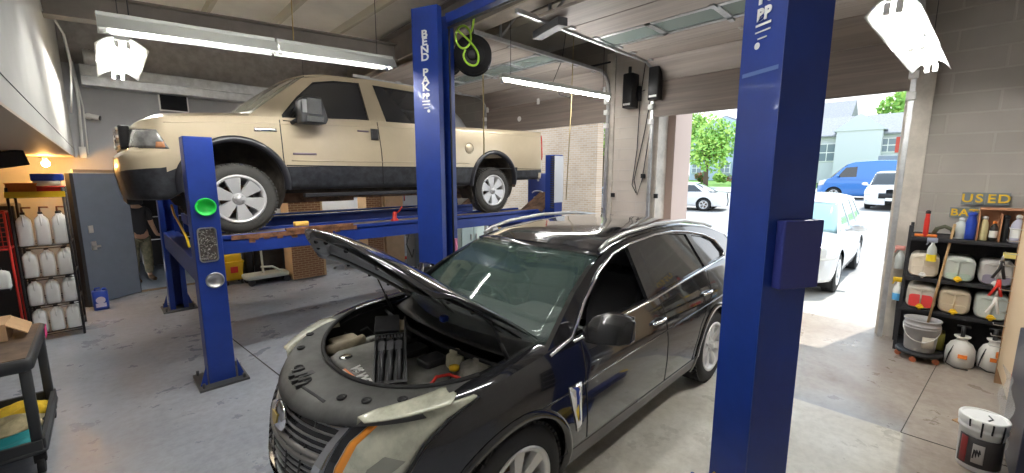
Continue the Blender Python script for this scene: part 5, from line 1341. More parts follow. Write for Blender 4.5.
q = G(); q.tube([at(626, 88, X=7.18), at(632, 80, X=7.18), at(640, 92, X=7.18), at(645, 90, X=7.18)], .007, 6); build('cable', q, dark_metal, t, world=True)
q = G(); p = at(639, 92, X=7.2); q.rbox(7.16, 7.24, p.y-.04, p.y+.04, p.z-.16, p.z+.10, .015); build('switch_box', q, black_pl, t, world=True)
for px, py in ((613, 195), (656, 196), (643, 176)):
    p = at(px, py, X=7.2); q = G(); q.box(7.17, 7.21, p.y-.035, p.y+.035, p.z-.04, p.z+.04); top('safety_sensor', q, black_pl, 'small black box on the column, ' + {613: 'low at its left edge', 656: 'low at its right edge', 643: 'at mid height in the cables'}[px], 'sensor', bevel=.004)

# ------------------------------------------------------------ right wall corner
t = thing('chemical_shelf', 'black shelf unit holding fluid tanks against the right block wall', 'shelf', (7.0, -.3, 0))
shelf_m = mat('shelf_black', (.022, .022, .026), .55)
q = G(); q.box(7.18, 7.24, -.95, .17, 0, 1.40); build('back_board', q, shelf_m, t, world=True)
for z in (1.37, .90, .52, .03): q = G(); q.box(6.72 if z > 1 else 6.70, 7.18, -.95, .17, z-.02, z+.02); build('shelf_board', q, shelf_m, t, world=True, bevel=.004)
for y in (.165, -.95):
    for x in (6.72, 7.2): q = G(); q.bar((x, y, 0), (x, y, 1.52 if y > 0 else 1.4), .03, .03); build('upright', q, shelf_m, t, world=True)
def tank(y, z, m, m2, label, lvl=.5, spout=yellow_pl, w=.25, h=.27):
    t = thing('fluid_tank', label, 'tank', (6.83, y, z)); q = G()
    q.rbox(-.10, .28, -w/2, w/2, 0, h, .07, axis='X', seg=6); b = build('tank_body', q, m, t)
    q = G(); q.rbox(-.108, -.095, -w*.40, w*.40, .02, h*lvl, .03, axis='X'); build('fluid', q, m2, t)
    q = G(); q.tube([(-.106, -.045, h*.82), (-.108, .045, h*.82)], .006, 6); q.tube([(-.106, 0, h*.25), (-.108, 0, h*.80)], .008, 6); q.tube([(-.106, -w*.3, h*.86), (-.106, w*.3, h*.86)], .005, 6); build('molded_rib', q, m, t)
    q = G(); q.cyl((-.10, 0, .035), (-.15, 0, .035), .028, n=14); q.cyl((-.14, 0, .03), (-.14, 0, .0), .012, n=8); q.box(-.165, -.15, -.035, .035, .028, .044); build('spigot', q, spout, t)
milk = mat('milky_tank', (.62, .58, .5), .4, vary=.08); milk2 = mat('clear_tank', (.48, .52, .48), .35); milk3 = mat('greyish_tank', (.42, .4, .38), .35)
tank(.015, .92, mat('cream_tank', (.72, .64, .52), .4), mat('cream_tank', (0, 0, 0)), 'cream opaque fluid tank at the top left of the black shelf', spout=white_pl)
tank(-.265, .92, milk2, mat('fluid_teal', (.4, .5, .43), .4), 'milky tank with a yellow tap in the middle of the upper tank row', .35)
tank(-.545, .92, milk3, mat('fluid_purple', (.22, .2, .25), .4), 'grey tank with dark fluid at the right of the upper tank row', .45, white_pl)
tank(.0, .545, milk, mat('fluid_red', (.72, .06, .06), .35), 'tank filled with red fluid at the left of the lower tank row', .62)
tank(-.27, .545, mat('amber_tank', (.56, .47, .34), .4), mat('amber_tank', (0, 0, 0)), 'yellowish tank with a yellow tap in the middle of the lower tank row', .4)
tank(-.55, .545, milk2, mat('clear_tank', (0, 0, 0)), 'clear tank with a yellow tap at the right of the lower tank row', .4)
# wall sign
def sign_row(text, y0, z, step, s, nm):
    for k, ch in enumerate(text):
        y = y0-step*k
        q = G(); q.box(XW-.03, XW+.001, y-step*.49, y+step*.49, z-s*.6, z+s*.6); t = thing('letter_tile', 'yellow-on-grey letter %s tile in the %s word of the wall sign' % (ch, nm) if True else '', 'sign letter', (XW-.02, y, z-s*.6)); build('tile', q, mat('tile_grey', (.2, .23, .24), .6), t, world=True)
        lettering(ch, frame((XW-.034, y, z), (0, -1, 0), (0, 0, 1)), s*1.15, mat('sign_yellow', (.85, .55, .04), .5), t, .003, bold=.0025)
sign_row('USED', -.262, 1.83, .094, .118, 'upper'); sign_row('BATTERIES', -.175, 1.66, .077, .10, 'lower')
# fix doubled letters: tell them apart by neighbours
_names = {}
for o in list(COL.objects):
    if o.name.startswith('letter_tile'):
        _names.setdefault(o['label'], []).append(o)
for lab, os_ in _names.items():
    if len(os_) > 1:
        for i, o in enumerate(sorted(os_, key=lambda o: -o.location.y)): o['label'] = lab + (', the left one' if i == 0 else ', the right one')
# bottles on the top shelf
SZ = 1.39
def bottle(x, y, h, r, m, capm, label, name='bottle', neck=.35, lab=None):
    t = thing(name, label, 'bottle', (x, y, SZ)); q = G()
    q.lathe([(r*.9, 0), (r, .01), (r, h*.62), (r*.8, h*.74), (r*neck, h*.82), (r*neck, h*.88)], (0, 0, 0), 'Z', 20); build('bottle_body', q, m, t)
    q = G(); q.lathe([(r*neck*1.2, h*.87), (r*neck*1.2, h*.96), (r*neck*.5, h), (.001, h)], (0, 0, 0), 'Z', 14); build('cap', q, capm, t)
    if lab: q = G(); q.lathe([(r*1.01, h*.18), (r*1.02, h*.2), (r*1.02, h*.5), (r*1.01, h*.52)], (0, 0, 0), 'Z', 20, cap=False); build('label_band', q, lab, t)
bottle(6.80, .04, .31, .024, red_pl, black_pl, 'slim red spray can with a black top at the left end of the top shelf', 'spray_can', .8)
q = G(); q.rbox(6.78, 6.84, -.06, .13, SZ, SZ+.03, .012); top('orange_tool', q, orange_pl, 'orange tool lying on the left end of the top shelf', 'tool')
q = G(); q.tube([(6.86, -.02, SZ+.02), (6.85, -.05, SZ+.10), (6.84, -.11, SZ+.13), (6.84, -.17, SZ+.10), (6.85, -.20, SZ+.02)], .022, 8); top('black_hose', q, mat('olive_hose', (.08, .085, .05), .6), 'short arched dark hose on the top shelf beside the red can', 'hose')
bottle(6.86, -.235, .24, .05, mat('frosted', (.5, .54, .53), .4), white_pl, 'frosted grey-white bottle next to the arched hose', 'white_bottle', .4)
bottle(6.84, -.31, .31, .045, blue_pl, blue_pl, 'tall dark blue bottle on the top shelf', 'blue_bottle', .7)
q = G(); q.box(6.93, 6.95, -.70, -.36, SZ, SZ+.36)
for y in (-.36, -.52, -.70): q.box(6.78, 6.94, y-.006, y+.006, SZ, SZ+.30)
q.box(6.78, 6.94, -.70, -.36, SZ+.34, SZ+.352); top('small_wooden_rack', q, mat('red_wood', (.42, .2, .1), .6), 'reddish wooden pigeonhole holding bottles on the top shelf', 'rack')
bottle(6.86, -.405, .27, .036, mat('pale_yellow', (.66, .6, .33), .35), white_pl, 'pale yellow bottle in the wooden pigeonhole', 'yellow_bottle', .6)
bottle(6.86, -.48, .22, .032, mat('black_gloss', (.02, .02, .02), .3), orange_pl, 'short black bottle with white labels and an orange top', 'black_bottle', .4, white_pt)
bottle(6.86, -.555, .29, .03, black_pl, black_pl, 'plain black tall bottle right of the orange-topped one', 'black_bottle', .8)
bottle(6.84, -.64, .30, .048, mat('violet_clear', (.5, .5, .62), .35), white_pl, 'pale violet bottle with a white label on the top shelf', 'violet_bottle', .4, white_pt)
bottle(6.84, -.74, .27, .04, mat('yel_black', (.5, .33, .05), .4), black_pl, 'yellow bottle with a black cap at the right end of the top shelf', 'yellow_bottle', .6)
# hanging spray bottles
def spray(p, s, body, head, label, fluid=None):
    t = thing('spray_bottle', label, 'spray bottle', p); q = G()
    q.lathe([(.032*s, 0), (.036*s, .01*s), (.036*s, .11*s), (.03*s, .14*s), (.014*s, .17*s), (.014*s, .19*s)], (0, 0, 0), 'Z', 18); build('bottle_body', q, body, t)
    q = G(); q.rbox(-.02*s, .02*s, -.03*s, .045*s, .19*s, .235*s, .01*s); q.tube([(0, .03*s, .2*s), (0, .045*s, .16*s)], .007*s, 6); build('trigger_head', q, head, t)
    if fluid: q = G(); q.lathe([(.037*s, .004), (.0375*s, .012*s), (.0375*s, .07*s), (.037*s, .072*s)], (0, 0, 0), 'Z', 18, cap=False); build('fluid', q, fluid, t)
spray((7.10, .235, .93), 1.25, mat('frosted', (0, 0, 0)), mat('red_white', (.6, .25, .22), .4), 'white spray bottle hanging at the edge of the door jamb beside the shelf')
spray((7.08, .215, .53), 1.25, white_pl, yellow_pl, 'spray bottle with a yellow head and a blue label low beside the shelf', mat('label_blue', (.1, .4, .75), .4))
spray((6.64, -.035, 1.13), 1.15, mat('frosted', (0, 0, 0)), mat('head_grey', (.3, .33, .42), .4), 'spray bottle with yellow fluid hanging from the shelf front edge', mat('fluid_yellow', (.85, .65, .03), .35))
q = G(); q.box(6.66, 6.70, -.80, -.56, 1.24, 1.30); top('yellow_tape', q, mat('tape_yellow', (.75, .62, .2), .5), 'yellow notched strip hanging from the shelf over the right tank', 'strip', bevel=.003)
q = G(); q.bar((7.02, .185, .02), (7.1, .2, .55), .03, .03); top('black_rod', q, black_pl, 'black rod leaning between the door jamb and the shelf', 'rod')
# bucket on dolly, broom, sprayers
t = thing('wheel_dolly', 'black round dolly with orange wheels under the grey bucket', 'dolly', (6.55, -.045, 0))
q = G(); q.lathe([(.001, .07), (.19, .07), (.2, .08), (.2, .10), (.18, .11), (.001, .11)], (0, 0, 0), 'Z', 28); build('platform', q, black_pl, t)
for k in range(5): a = 2*PI*k/5+.4; q = G(); c = Vector((.17*cos(a), .17*sin(a), .03)); q.cyl(c+Vector((-.012, 0, 0)), c+Vector((.012, 0, 0)), .03, n=14); q.bar(c, c+Vector((0, 0, .05)), .015, .03); build('caster', q, mat('orange_wheel', (.5, .15, .07), .5), t)
t = thing('grey_bucket', 'grey plastic bucket with a printed label standing on the dolly', 'bucket', (6.55, -.045, .112))
bk = mat('bucket_grey', (.42, .42, .43), .45)
q = G(); q.lathe([(.125, 0), (.13, .01), (.146, .26), (.155, .262), (.155, .275), (.149, .278), (.149, .29), (.158, .292), (.158, .305), (.15, .308), (.152, .35), (.16, .352), (.16, .365), (.148, .365), (.142, .30), (.125, .02), (.001, .02)], (0, 0, 0), 'Z', 36, cap=False); build('pail', q, bk, t)
q = G(); q.tube([Vector((-.165*sin(a), .158*cos(a), .29-.16*sin(a))) for a in [PI*i/12 for i in range(13)]], .004, 6); build('wire_handle', q, white_pl, t)
q = G(); q.grid(lambda u, v: Vector((-.148*cos(-.75+.75*u-.1), .148*sin(-.75+.75*u-.1), .06+.13*v)), 8, 2); build('label_patch', q, mat('paper_label', (.6, .57, .5), .6), t, solid=.002)
t = thing('broom', 'broom with a long brown handle leaning from the grey bucket', 'broom', (6.60, -.10, .16))
q = G(); q.cyl((6.60, -.07, .20), at(955, 224, X=6.78), .012, n=10); build('broom_handle', q, wood, t, world=True)
q = G(); q.box(6.56, 6.64, -.12, -.02, .14, .22); build('bristles', q, mat('bristle', (.25, .2, .1), .9), t, world=True)
def sprayer(x, y, r, label, lance=True):
    t = thing('pump_sprayer', label, 'sprayer', (x, y, 0)); q = G()
    q.lathe([(r*.8, 0), (r, .02), (r*1.03, .12), (r*.98, .20), (r*.75, .26), (r*.42, .29), (r*.35, .31), (r*.55, .33), (r*.58, .345), (.001, .33)], (0, 0, 0), 'Z', 30); build('tank_body', q, mat('sprayer_white', (.74, .72, .68), .4), t)
    q = G(); q.cyl((0, 0, .33), (0, 0, .45), .018); q.tube([(0, -.05, .45), (0, .05, .45)], .012, 8); build('pump_handle', q, black_pl, t)
    q = G(); P = [Vector((-r*.6, r*.5, .24)), Vector((-r*.9, r*.75, .15)), Vector((-r*1.0, r*.9, .04)), Vector((-r*1.3, r*.3, .012)), Vector((-r*1.3, -r*.6, .012))]; q.tube(P, .006, 6); build('hose', q, black_rub, t)
    q = G(); q.box(-r*1.12, -r*.9, -.05, .02, .12, .16); build('orange_clip', q, orange_pl, t)
sprayer(6.62, -.37, .115, 'white pump sprayer with a black plunger in front of the shelf'); sprayer(6.72, -.61, .105, 'second white pump sprayer nearer the pegboard')
q = G(); q.rbox(6.85, 7.1, -.25, -.08, .05, .25, .03); top('yellow_bag', q, mat('yellow_clear', (.35, .32, .06), .5), 'yellowish bag on the bottom shelf behind the grey bucket', 'bag')
# pegboard with tools
t = thing('pegboard', 'tan pegboard panel hung with tools at the right edge', 'pegboard', (5.7, -.63, 0))
q = G(); q.box(5.0, 6.34, -.64, -.62, .16, 1.75); build('board', q, mat('peg_tan', (.66, .5, .32), .6), t, world=True)
q = G()
for x0, x1 in ((5.0, 5.04), (6.31, 6.34)): q.box(x0, x1, -.67, -.615, .0, 1.77)
q.box(5.0, 6.34, -.67, -.615, 1.74, 1.77); build('frame', q, mat('frame_wood', (.35, .2, .1), .6), t, world=True)
for k in range(11):
    q = G(); z = .38+.12*k; q.tube([(6.3-.03*(k % 3), -.62, z), (6.3-.03*(k % 3), -.54, z), (6.3-.03*(k % 3), -.535, z+.02)], .004, 6); build('hook', q, steel, t, world=True)
random.seed(11)
tools = [('pliers', 'black handled pliers hooked near the top of the pegboard', black_pl, 1.18), ('red_cutter', 'red handled cutter hooked at mid height on the pegboard', red_pl, 1.0), ('white_roll', 'white and purple roll hooked on the pegboard', white_pl, .82)]
for nm, lab, m, z in tools:
    t = thing(nm, lab, 'tool', (6.28, -.53, z)); q = G(); q.tube([(0, -.03, -.1), (.0, -.01, 0), (0, .0, .1)], .012, 8); q.tube([(0, .05, -.1), (.0, .01, 0), (0, .0, .1)], .012, 8); build('handles', q, m, t)
    q = G(); q.cyl((0, 0, .08), (0, .0, .14), .018, .004); build('jaws', q, steel, t)
t = thing('orange_tool', 'orange and black hand tool low beside the pegboard and sprayers', 'tool', (6.45, -.66, .0)); q = G(); q.rbox(-.03, .03, -.05, .05, .22, .28, .012); build('head', q, orange_pl, t); q = G(); q.rbox(-.025, .025, -.035, .035, 0, .22, .012); build('body', q, black_pl, t)
t = thing('tool_cabinet', 'dark navy tool cabinet at the lower right edge', 'cabinet', (4.5, -.95, 0)); navy = mat('navy_cabinet', (.02, .025, .05), .4, coat=.3)
q = G(); q.box(4.12, 4.92, -1.3, -.56, .03, .95); build('cabinet_body', q, navy, t, world=True, bevel=.01)
q = G(); q.rbox(4.921, 4.96, -.60, -.562, .50, .56, .01); build('side_knob', q, red_pl, t, world=True, label='red knob')
for k in range(4): q = G(); q.box(4.105, 4.12, -1.27, -.63, .08+.21*k, .27+.21*k); d_ = build('drawer', q, navy, t, world=True, bevel=.004); q = G(); q.box(4.085, 4.105, -1.2, -.7, .22+.21*k, .24+.21*k); build('handle', q, steel, d_, world=True)
# paint bucket
t = thing('paint_bucket', 'white bucket with a dark printed label and drips at the lower right', 'bucket', (4.34, -.41, 0)); t.scale = (.78, .78, 1.08)
q = G(); q.lathe([(.128, 0), (.132, .01), (.146, .28), (.158, .282), (.158, .298), (.15, .30), (.15, .315), (.16, .318), (.16, .35), (.155, .36)], (0, 0, 0), 'Z', 40); build('pail', q, white_pt, t)
q = G(); q.lathe([(.001, .352), (.135, .352), (.14, .366), (.158, .368), (.163, .36), (.163, .34)], (0, 0, 0), 'Z', 40, cap=False); build('lid', q, white_pl, t)
lb = mat('label_dark', (.05, .045, .045), .4)
q = G(); q.grid(lambda u, v: Vector((-.147*cos(1.1-2.4*u), .147*sin(1.1-2.4*u)*1.0, .04+.20*v))*1, 20, 2); L_ = build('label_wrap', q, lb, t, solid=.003)
q = G(); q.grid(lambda u, v: Vector((-.150*cos(.95-.35*u), .150*sin(.95-.35*u), .05+.18*v)), 6, 2); build('label_red', q, mat('label_maroon', (.25, .03, .03), .4), L_, solid=.002)
q = G(); q.grid(lambda u, v: Vector((-.151*cos(.35-.5*u), .151*sin(.35-.5*u), .07+.13*v)), 6, 2); build('label_panel', q, mat('label_panel', (.45, .43, .4), .5), L_, solid=.002)
q = G(); q.tube([Vector((-.1515*cos(.3-.3*i/8), .1515*sin(.3-.3*i/8), .10+.07*abs(sin(i*1.1)))) for i in range(9)], .006, 6); build('label_figure', q, black_pl, L_)
q = G()
for a, l in ((.6, .05), (.1, .1), (-.3, .07), (-.8, .12)): q.tube([Vector((-.164*cos(a), .164*sin(a), .36)), Vector((-.162*cos(a), .162*sin(a), .36-l*.5)), Vector((-.155*cos(a), .155*sin(a), .36-l))], .007, 6)
q.tube([(-.08, -.02, .357), (-.02, -.05, .357), (.05, -.03, .357)], .008, 6); build('paint_drips', q, black_pl, t)
q = G(); q.add([(5.05, -.30, .004), (5.25, -.42, .004), (5.1, -.52, .03), (4.95, -.42, .01)], [(0, 1, 2, 3)], 0, False); top('cardboard_scrap', q, card, 'small cardboard scrap on the floor behind the paint bucket', 'cardboard', solid=.008)
q = G(); random.seed(9)
q.grid(lambda u, v: Vector((4.35+.6*u+.02*sin(9*v+4*u), -.525-.0*u+.015*sin(14*v+u*6), .02+.6*v)), 14, 30); top('plastic_wrap', q, mat('clear_wrap', (.75, .78, .8), .12, alpha=.45, spec=.9), 'crumpled clear plastic sheet between the paint bucket and the navy cabinet', 'plastic sheet')
q = G(); q.rbox(4.921, 4.96, -.60, -.562, .50, .56, .01); build('side_knob', q, red_pl, t, world=True) if False else None

# ------------------------------------------------------------ person in the store room
def person(x, y, rz):
    t = thing('person', 'person in dark top and olive camouflage trousers standing in the back doorway', 'person', (x, y, 0), rz)
    def skin(name, V, E_, m, lab=None):
        me = bpy.data.meshes.new(name); me.from_pydata([v[:3] for v in V], E_, []); me.materials.append(m); me.update()
        o = bpy.data.objects.new(name, me); COL.objects.link(o); o.parent = t
        md = o.modifiers.new('Skin', 'SKIN'); md.use_smooth_shade = True
        if not me.skin_vertices: 
            bm = bmesh.new(); bm.from_mesh(me); bm.verts.layers.skin.verify(); bm.to_mesh(me); bm.free()
        for i, v in enumerate(V): sv = me.skin_vertices[0].data[i]; sv.radius = (v[3], v[4] if len(v) > 4 else v[3]); sv.use_root = (i == 0)
        o.modifiers.new('Sub', 'SUBSURF').render_levels = 2
        return o
    sk = mat('skin', (.45, .27, .19), .55); camo = mat('camo', (.07, .075, .045), .85, col2=(.16, .14, .09), scale=14); dk = mat('dark_shirt', (.03, .03, .035), .85); hair = mat('hair', (.05, .035, .025), .8)
    V = [(0, 0, .95, .15, .11), (0, 0, 1.12, .135, .10), (0, 0, 1.32, .16, .11), (0, .0, 1.45, .10, .08), (0, -.01, 1.53, .055), (0, -.02, 1.60, .075, .085), (0, -.02, 1.70, .078, .095), (0, -.01, 1.76, .05)]
    E_ = [(i, i+1) for i in range(7)]
    for s in (-1, 1):
        b = len(V); V += [(s*.19, 0, 1.43, .055), (s*.24, .02, 1.15, .042), (s*.22, -.16, .98, .034), (s*.20, -.24, .95, .028), (s*.19, -.30, .94, .035, .018)]
        E_ += [(3, b), (b, b+1), (b+1, b+2), (b+2, b+3), (b+3, b+4)]
        for k in range(4): V.append((s*(.17+.018*k), -.38+.006*k, .93-.012*(k % 2), .009)); E_.append((b+4, len(V)-1))
        V.append((s*.155, -.31, .95, .010)); E_.append((b+4, len(V)-1))
        h = len(V); V += [(s*.09, 0, .88, .095), (s*.11, -.01, .50, .062), (s*.115, .02, .10, .04), (s*.12, -.10, .04, .035)]
        E_ += [(0, h), (h, h+1), (h+1, h+2), (h+2, h+3)]
    skin('body', V, E_, sk)
    V = [(0, 0, .88, .18, .14), (0, 0, 1.12, .155, .12), (0, 0, 1.32, .18, .125), (0, .0, 1.44, .12, .09)]; E_ = [(0, 1), (1, 2), (2, 3)]
    for s in (-1, 1): b = len(V); V += [(s*.19, 0, 1.42, .07), (s*.235, .02, 1.18, .056)]; E_ += [(3, b), (b, b+1)]
    skin('shirt', V, E_, dk)
    V = [(0, 0, .98, .165, .125)]; E_ = []
    for s in (-1, 1): b = len(V); V += [(s*.09, 0, .86, .115), (s*.11, -.01, .50, .085), (s*.115, .02, .13, .068)]; E_ += [(0, b), (b, b+1), (b+1, b+2)]
    skin('trousers', V, E_, camo)
    for s in (-1, 1): skin('boot', [(s*.115, .03, .09, .055, .05), (s*.12, -.08, .045, .045), (s*.125, -.17, .038, .038)], [(0, 1), (1, 2)], mat('boot_brown', (.1, .06, .035), .7))
    q = G(); q.sphere((0, .0, 1.70), .095, 14, 0, (.9, 1.08, 1.0)); q.v = [p for p in q.v]
    q2 = G(); keep = [i for i, p in enumerate(q.v) if p.z > 1.68 or p.y > .03]; ks = set(keep)
    q2.v = q.v; 
    for f, mi, sm in zip(q.f, q.mi, q.sm):
        if all(i in ks for i in f): q2.f.append(f); q2.mi.append(mi); q2.sm.append(sm)
    build('hair', q2, hair, t)
    q = G(); q.sphere((-.03, -.098, 1.68), .010, 8); q.sphere((.03, -.098, 1.68), .010, 8); q.tube([(-.025, -.10, 1.60), (.025, -.10, 1.60)], .005, 6); q.loft([[Vector((x, -.10, z)) for x, z in ((-.006, 1.68), (.006, 1.68), (.012, 1.645), (-.012, 1.645))], [Vector((x, -.125, z)) for x, z in ((-.003, 1.665), (.003, 1.665), (.006, 1.65), (-.006, 1.65))]]); build('face_features', q, mat('feature_dark', (.12, .06, .05), .6), t)
    return t
person(.42, 10.95, R_(20))
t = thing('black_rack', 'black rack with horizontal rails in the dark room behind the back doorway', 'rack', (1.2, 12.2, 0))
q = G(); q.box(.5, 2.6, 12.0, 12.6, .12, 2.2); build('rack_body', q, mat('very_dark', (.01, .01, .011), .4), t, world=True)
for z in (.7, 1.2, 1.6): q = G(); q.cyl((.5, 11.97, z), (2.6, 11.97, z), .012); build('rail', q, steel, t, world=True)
# ------------------------------------------------------------ outdoors
GP = [(7, 0), (14, 0), (22, .25), (28, .48), (33, .62), (45, .95), (60, 1.35), (120, 2.2)]
def gz(x): return lerp(GP, x)
def ground(name, x0, x1, y0, y1, m, dz=0, nx=30):
    q = G(); q.grid(lambda u, v: (x0+(x1-x0)*u, y0+(y1-y0)*v, gz(x0+(x1-x0)*u)+dz), nx, 2); return struct(name, q, m)
ground('floor.002', XW+.25, 130, -60, 110, mat('asphalt', (.36, .35, .34), .85, vary=.12, scale=2), -.02, 60)
ground('floor.003', XW+.0, 11.0, -3, 14, mat('apron_concrete', (.5, .48, .44), .8, vary=.12, scale=2), -.006, 6)
ground('floor.004', 36.5, 39, -40, 60, mat('kerb_concrete', (.55, .54, .5), .8), .06, 4)
ground('floor.005', 44, 90, -40, 100, mat('lawn', (.13, .26, .05), .95, vary=.3, scale=3), .03, 30)
ground('floor.006', 39, 44, -40, 100, mat('kerb_concrete', (0, 0, 0)), .02, 4)
# neighbouring brick building seen through the left door
brick_o = brick_mat('yellow_brick', (.50, .36, .24), (.58, .44, .32), (.58, .5, .42), .22, .075, .012, 'YZ')
xb_ = 12.0; yb_ = at(597, 160, X=xb_).y
t = thing('brick_wall', 'tall buff brick wall close outside the left overhead door', 'wall', (xb_+.2, yb_+7, 0))
q = G(); q.box(xb_, xb_+.35, yb_, yb_+14, -.1, 6.5); build('wall', q, brick_o, t, world=True)
q = G(); q.box(xb_-.08, xb_+.43, yb_-.05, yb_+14, 6.5, 6.65); build('coping', q, mat('roof_edge', (.4, .38, .35), .7), t, world=True)
# houses
siding = mat('white_siding', (.56, .59, .63), .7); siding_b = mat('bluegrey_siding', (.42, .5, .62), .7); roof_g = mat('grey_shingle', (.26, .27, .30), .85, vary=.15)
shut_r = mat('red_shutter', (.6, .08, .06), .6); win_m = mat('house_window', (.2, .25, .3), .1)
def house(label, x, y0, y1, zb, h, rh, m, wins, shut=None, depth=9, gable=False, name='house'):
    t = thing(name, label, 'house', (x+depth/2, (y0+y1)/2, zb))
    q = G(); q.box(x, x+depth, y0, y1, zb-.5, zb+h); build('wall', q, m, t, world=True)
    q = G()
    if gable:
        ym = (y0+y1)/2; hh = rh
        pr_ = [(y0-.3, zb+h-.2), (y0+(ym-y0)*.35, zb+h+hh*.68), (ym, zb+h+hh), (y1-(y1-ym)*.35, zb+h+hh*.68), (y1+.3, zb+h-.2)]
        q.loft([[Vector((xx, a, b)) for a, b in pr_] for xx in (x-.3, x+depth)], sm=False); rf = build('roof', q, roof_g, t, world=True)
        q = G(); q.poly([(a+(ym-a)*.06, b-.15) for a, b in pr_], (), lambda a, b, k: Vector((x-.32-.02*k, a, b)), depth=1); build('gable_wall', q, m, t, world=True)
    else:
        q.loft([[Vector((x-.5, y, zb+h)), Vector((x+depth/2, y, zb+h+rh)), Vector((x+depth+.5, y, zb+h)), Vector((x+depth+.5, y, zb+h-.15)), Vector((x-.5, y, zb+h-.15))] for y in (y0-.4, y1+.4)], sm=False); build('roof', q, roof_g, t, world=True)
    for (yy, zz, w, hh) in wins:
        q = G(); q.box(x-.36 if gable else x-.08, x-.0, yy-w/2, yy+w/2, zb+zz, zb+zz+hh); f = build('window', q, mat('white_frame', (.85, .85, .85), .6), t, world=True)
        q = G(); xx = x-.38 if gable else x-.1
        for a in (0, 1):
            for b in (0, 1): q.box(xx, xx+.03, yy-w/2+.08+a*(w/2-.04), yy-.04+a*(w/2-.04), zb+zz+.08+b*(hh/2-.03), zb+zz+hh/2-.05+b*(hh/2-.03))
        build('pane', q, win_m, f, world=True)
        if shut:
            for s in (-1, 1): q = G(); q.box(x-.12, x-.04, yy+s*(w/2+.25)-.22, yy+s*(w/2+.25)+.22, zb+zz-.05, zb+zz+hh+.05); build('shutter', q, shut, t, world=True)
    return t
pA = at(735, 165, X=62); pB = at(697, 165, X=62)
house('pale blue house with a rounded gambrel roof across the street', 62, pA.y-3, pB.y+1, gz(62), 4.6, 4.2, siding_b, [(pA.y+1.2, 1.0, 1.4, 1.5), (pA.y+5, 1.0, 1.4, 1.5), (pA.y+3, 5.0, 1.3, 1.4)], None, 9, True)
HW = None; p1_ = at(905, 150, X=56); p2_ = at(806, 150, X=56)
HW = house('white sided house with red shutters across the street', 56, p1_.y-2.5, p2_.y+2, gz(56)+.3, 4.7, 2.3, siding, [(at(827, 150, X=56).y, 2.0, 1.5, 1.9), (at(888, 145, X=56).y, 2.8, 1.6, 1.4), (at(900, 145, X=56).y-.8, 2.8, 1.3, 1.4)], shut_r, 8)
h2 = house('grey roofed taller house behind the white one', 72, at(845, 130, X=72).y, at(800, 130, X=72).y+4, gz(66), 7.5, 3.6, siding_b, [(at(818, 125, X=66).y, 5.2, 1.6, 1.6)], None, 9)
q = G(); yc = at(859, 140, X=55.3).y
q.loft([[Vector((54.6, yc-2.1, gz(56)+5.3)), Vector((54.6, yc, gz(56)+7.0)), Vector((54.6, yc+2.1, gz(56)+5.3))], [Vector((58, yc-2.1, gz(56)+5.3)), Vector((58, yc, gz(56)+7.0)), Vector((58, yc+2.1, gz(56)+5.3))]], sm=False); q.box(54.7, 56.2, yc-1.8, yc+1.8, gz(56), gz(56)+5.35)
q3 = q; build('gable_bay', q3, siding, HW, world=True)
# trees and shrubs
def tree(x, y, h, r, label, seed, cols, trunk=True, zb=None, n=2600, leaf=.16, name='leafy_tree', group=None, flat=1.):
    random.seed(seed); z0 = gz(x) if zb is None else zb
    t = thing(name, label, 'tree' if trunk else 'shrub', (x, y, z0), 0, group)
    if trunk:
        q = G(); q.tube([(0, 0, 0), (.05, .03, h*.3), (0, .1, h*.55)], [r*.08, r*.06, r*.04], 8)
        for k in range(6): a = random.uniform(0, 6.28); q.tube([(0, .05, h*.4), (r*.5*cos(a), r*.5*sin(a), h*.65)], [r*.035, r*.012], 6)
        build('trunk', q, mat('bark', (.12, .09, .06), .9), t)
    blobs = []
    for k in range(11): 
        a = random.uniform(0, 6.28); rr = random.uniform(0, .62)*r; blobs.append((Vector((rr*cos(a), rr*sin(a), h*(.66 if trunk else .5)+random.uniform(-.42, .42)*r*flat)), random.uniform(.38, .6)*r))
    q = G()
    for k in range(n):
        c, R = random.choice(blobs); d = Vector((random.gauss(0, 1), random.gauss(0, 1), random.gauss(0, 1))).normalized()
        p = c+d*R*random.uniform(.75, 1.02)
        if p.z < .05: p.z = .05+random.random()*.1
        u = Vector((random.gauss(0, 1), random.gauss(0, 1), random.gauss(0, 1))).normalized(); w = u.orthogonal().normalized(); s = leaf*random.uniform(.6, 1.4)
        q.add([p-u*s, p+w*s*.6, p+u*s, p-w*s*.6], [(0, 1, 2, 3)], random.randrange(len(cols)), False)
    me = bpy.data.meshes.new('foliage'); me.from_pydata([tuple(p) for p in q.v], [], q.f)
    for m in cols: me.materials.append(m)
    me.polygons.foreach_set('material_index', q.mi); o = bpy.data.objects.new('foliage', me); COL.objects.link(o); o.parent = t
    return t
gr1 = mat('leaf_lime', (.36, .55, .10), .7); gr2 = mat('leaf_green', (.2, .42, .07), .7); gr3 = mat('leaf_dark', (.05, .15, .03), .7); rd = mat('leaf_russet', (.28, .1, .05), .7)
a = at(705, 190, X=42); tree(42, a.y, 6.4, 3.3, 'bright green leafy tree across the street seen through the right door', 21, [gr1, gr2], leaf=.2, n=3000)
a = at(718, 150, X=75); tree(75, a.y+5, 12, 4.5, 'tall green tree behind the pale blue house', 22, [gr1, gr2], leaf=.3)
a = at(893, 120, X=80); tree(80, a.y-1, 12.5, 5, 'big green tree rising behind the white house at the right', 23, [gr1, gr2], leaf=.34, n=3200)
a = at(840, 120, X=90); tree(90, a.y+6, 11.5, 5, 'distant pale green trees at the left of the grey roof', 25, [gr1, gr2], leaf=.34)
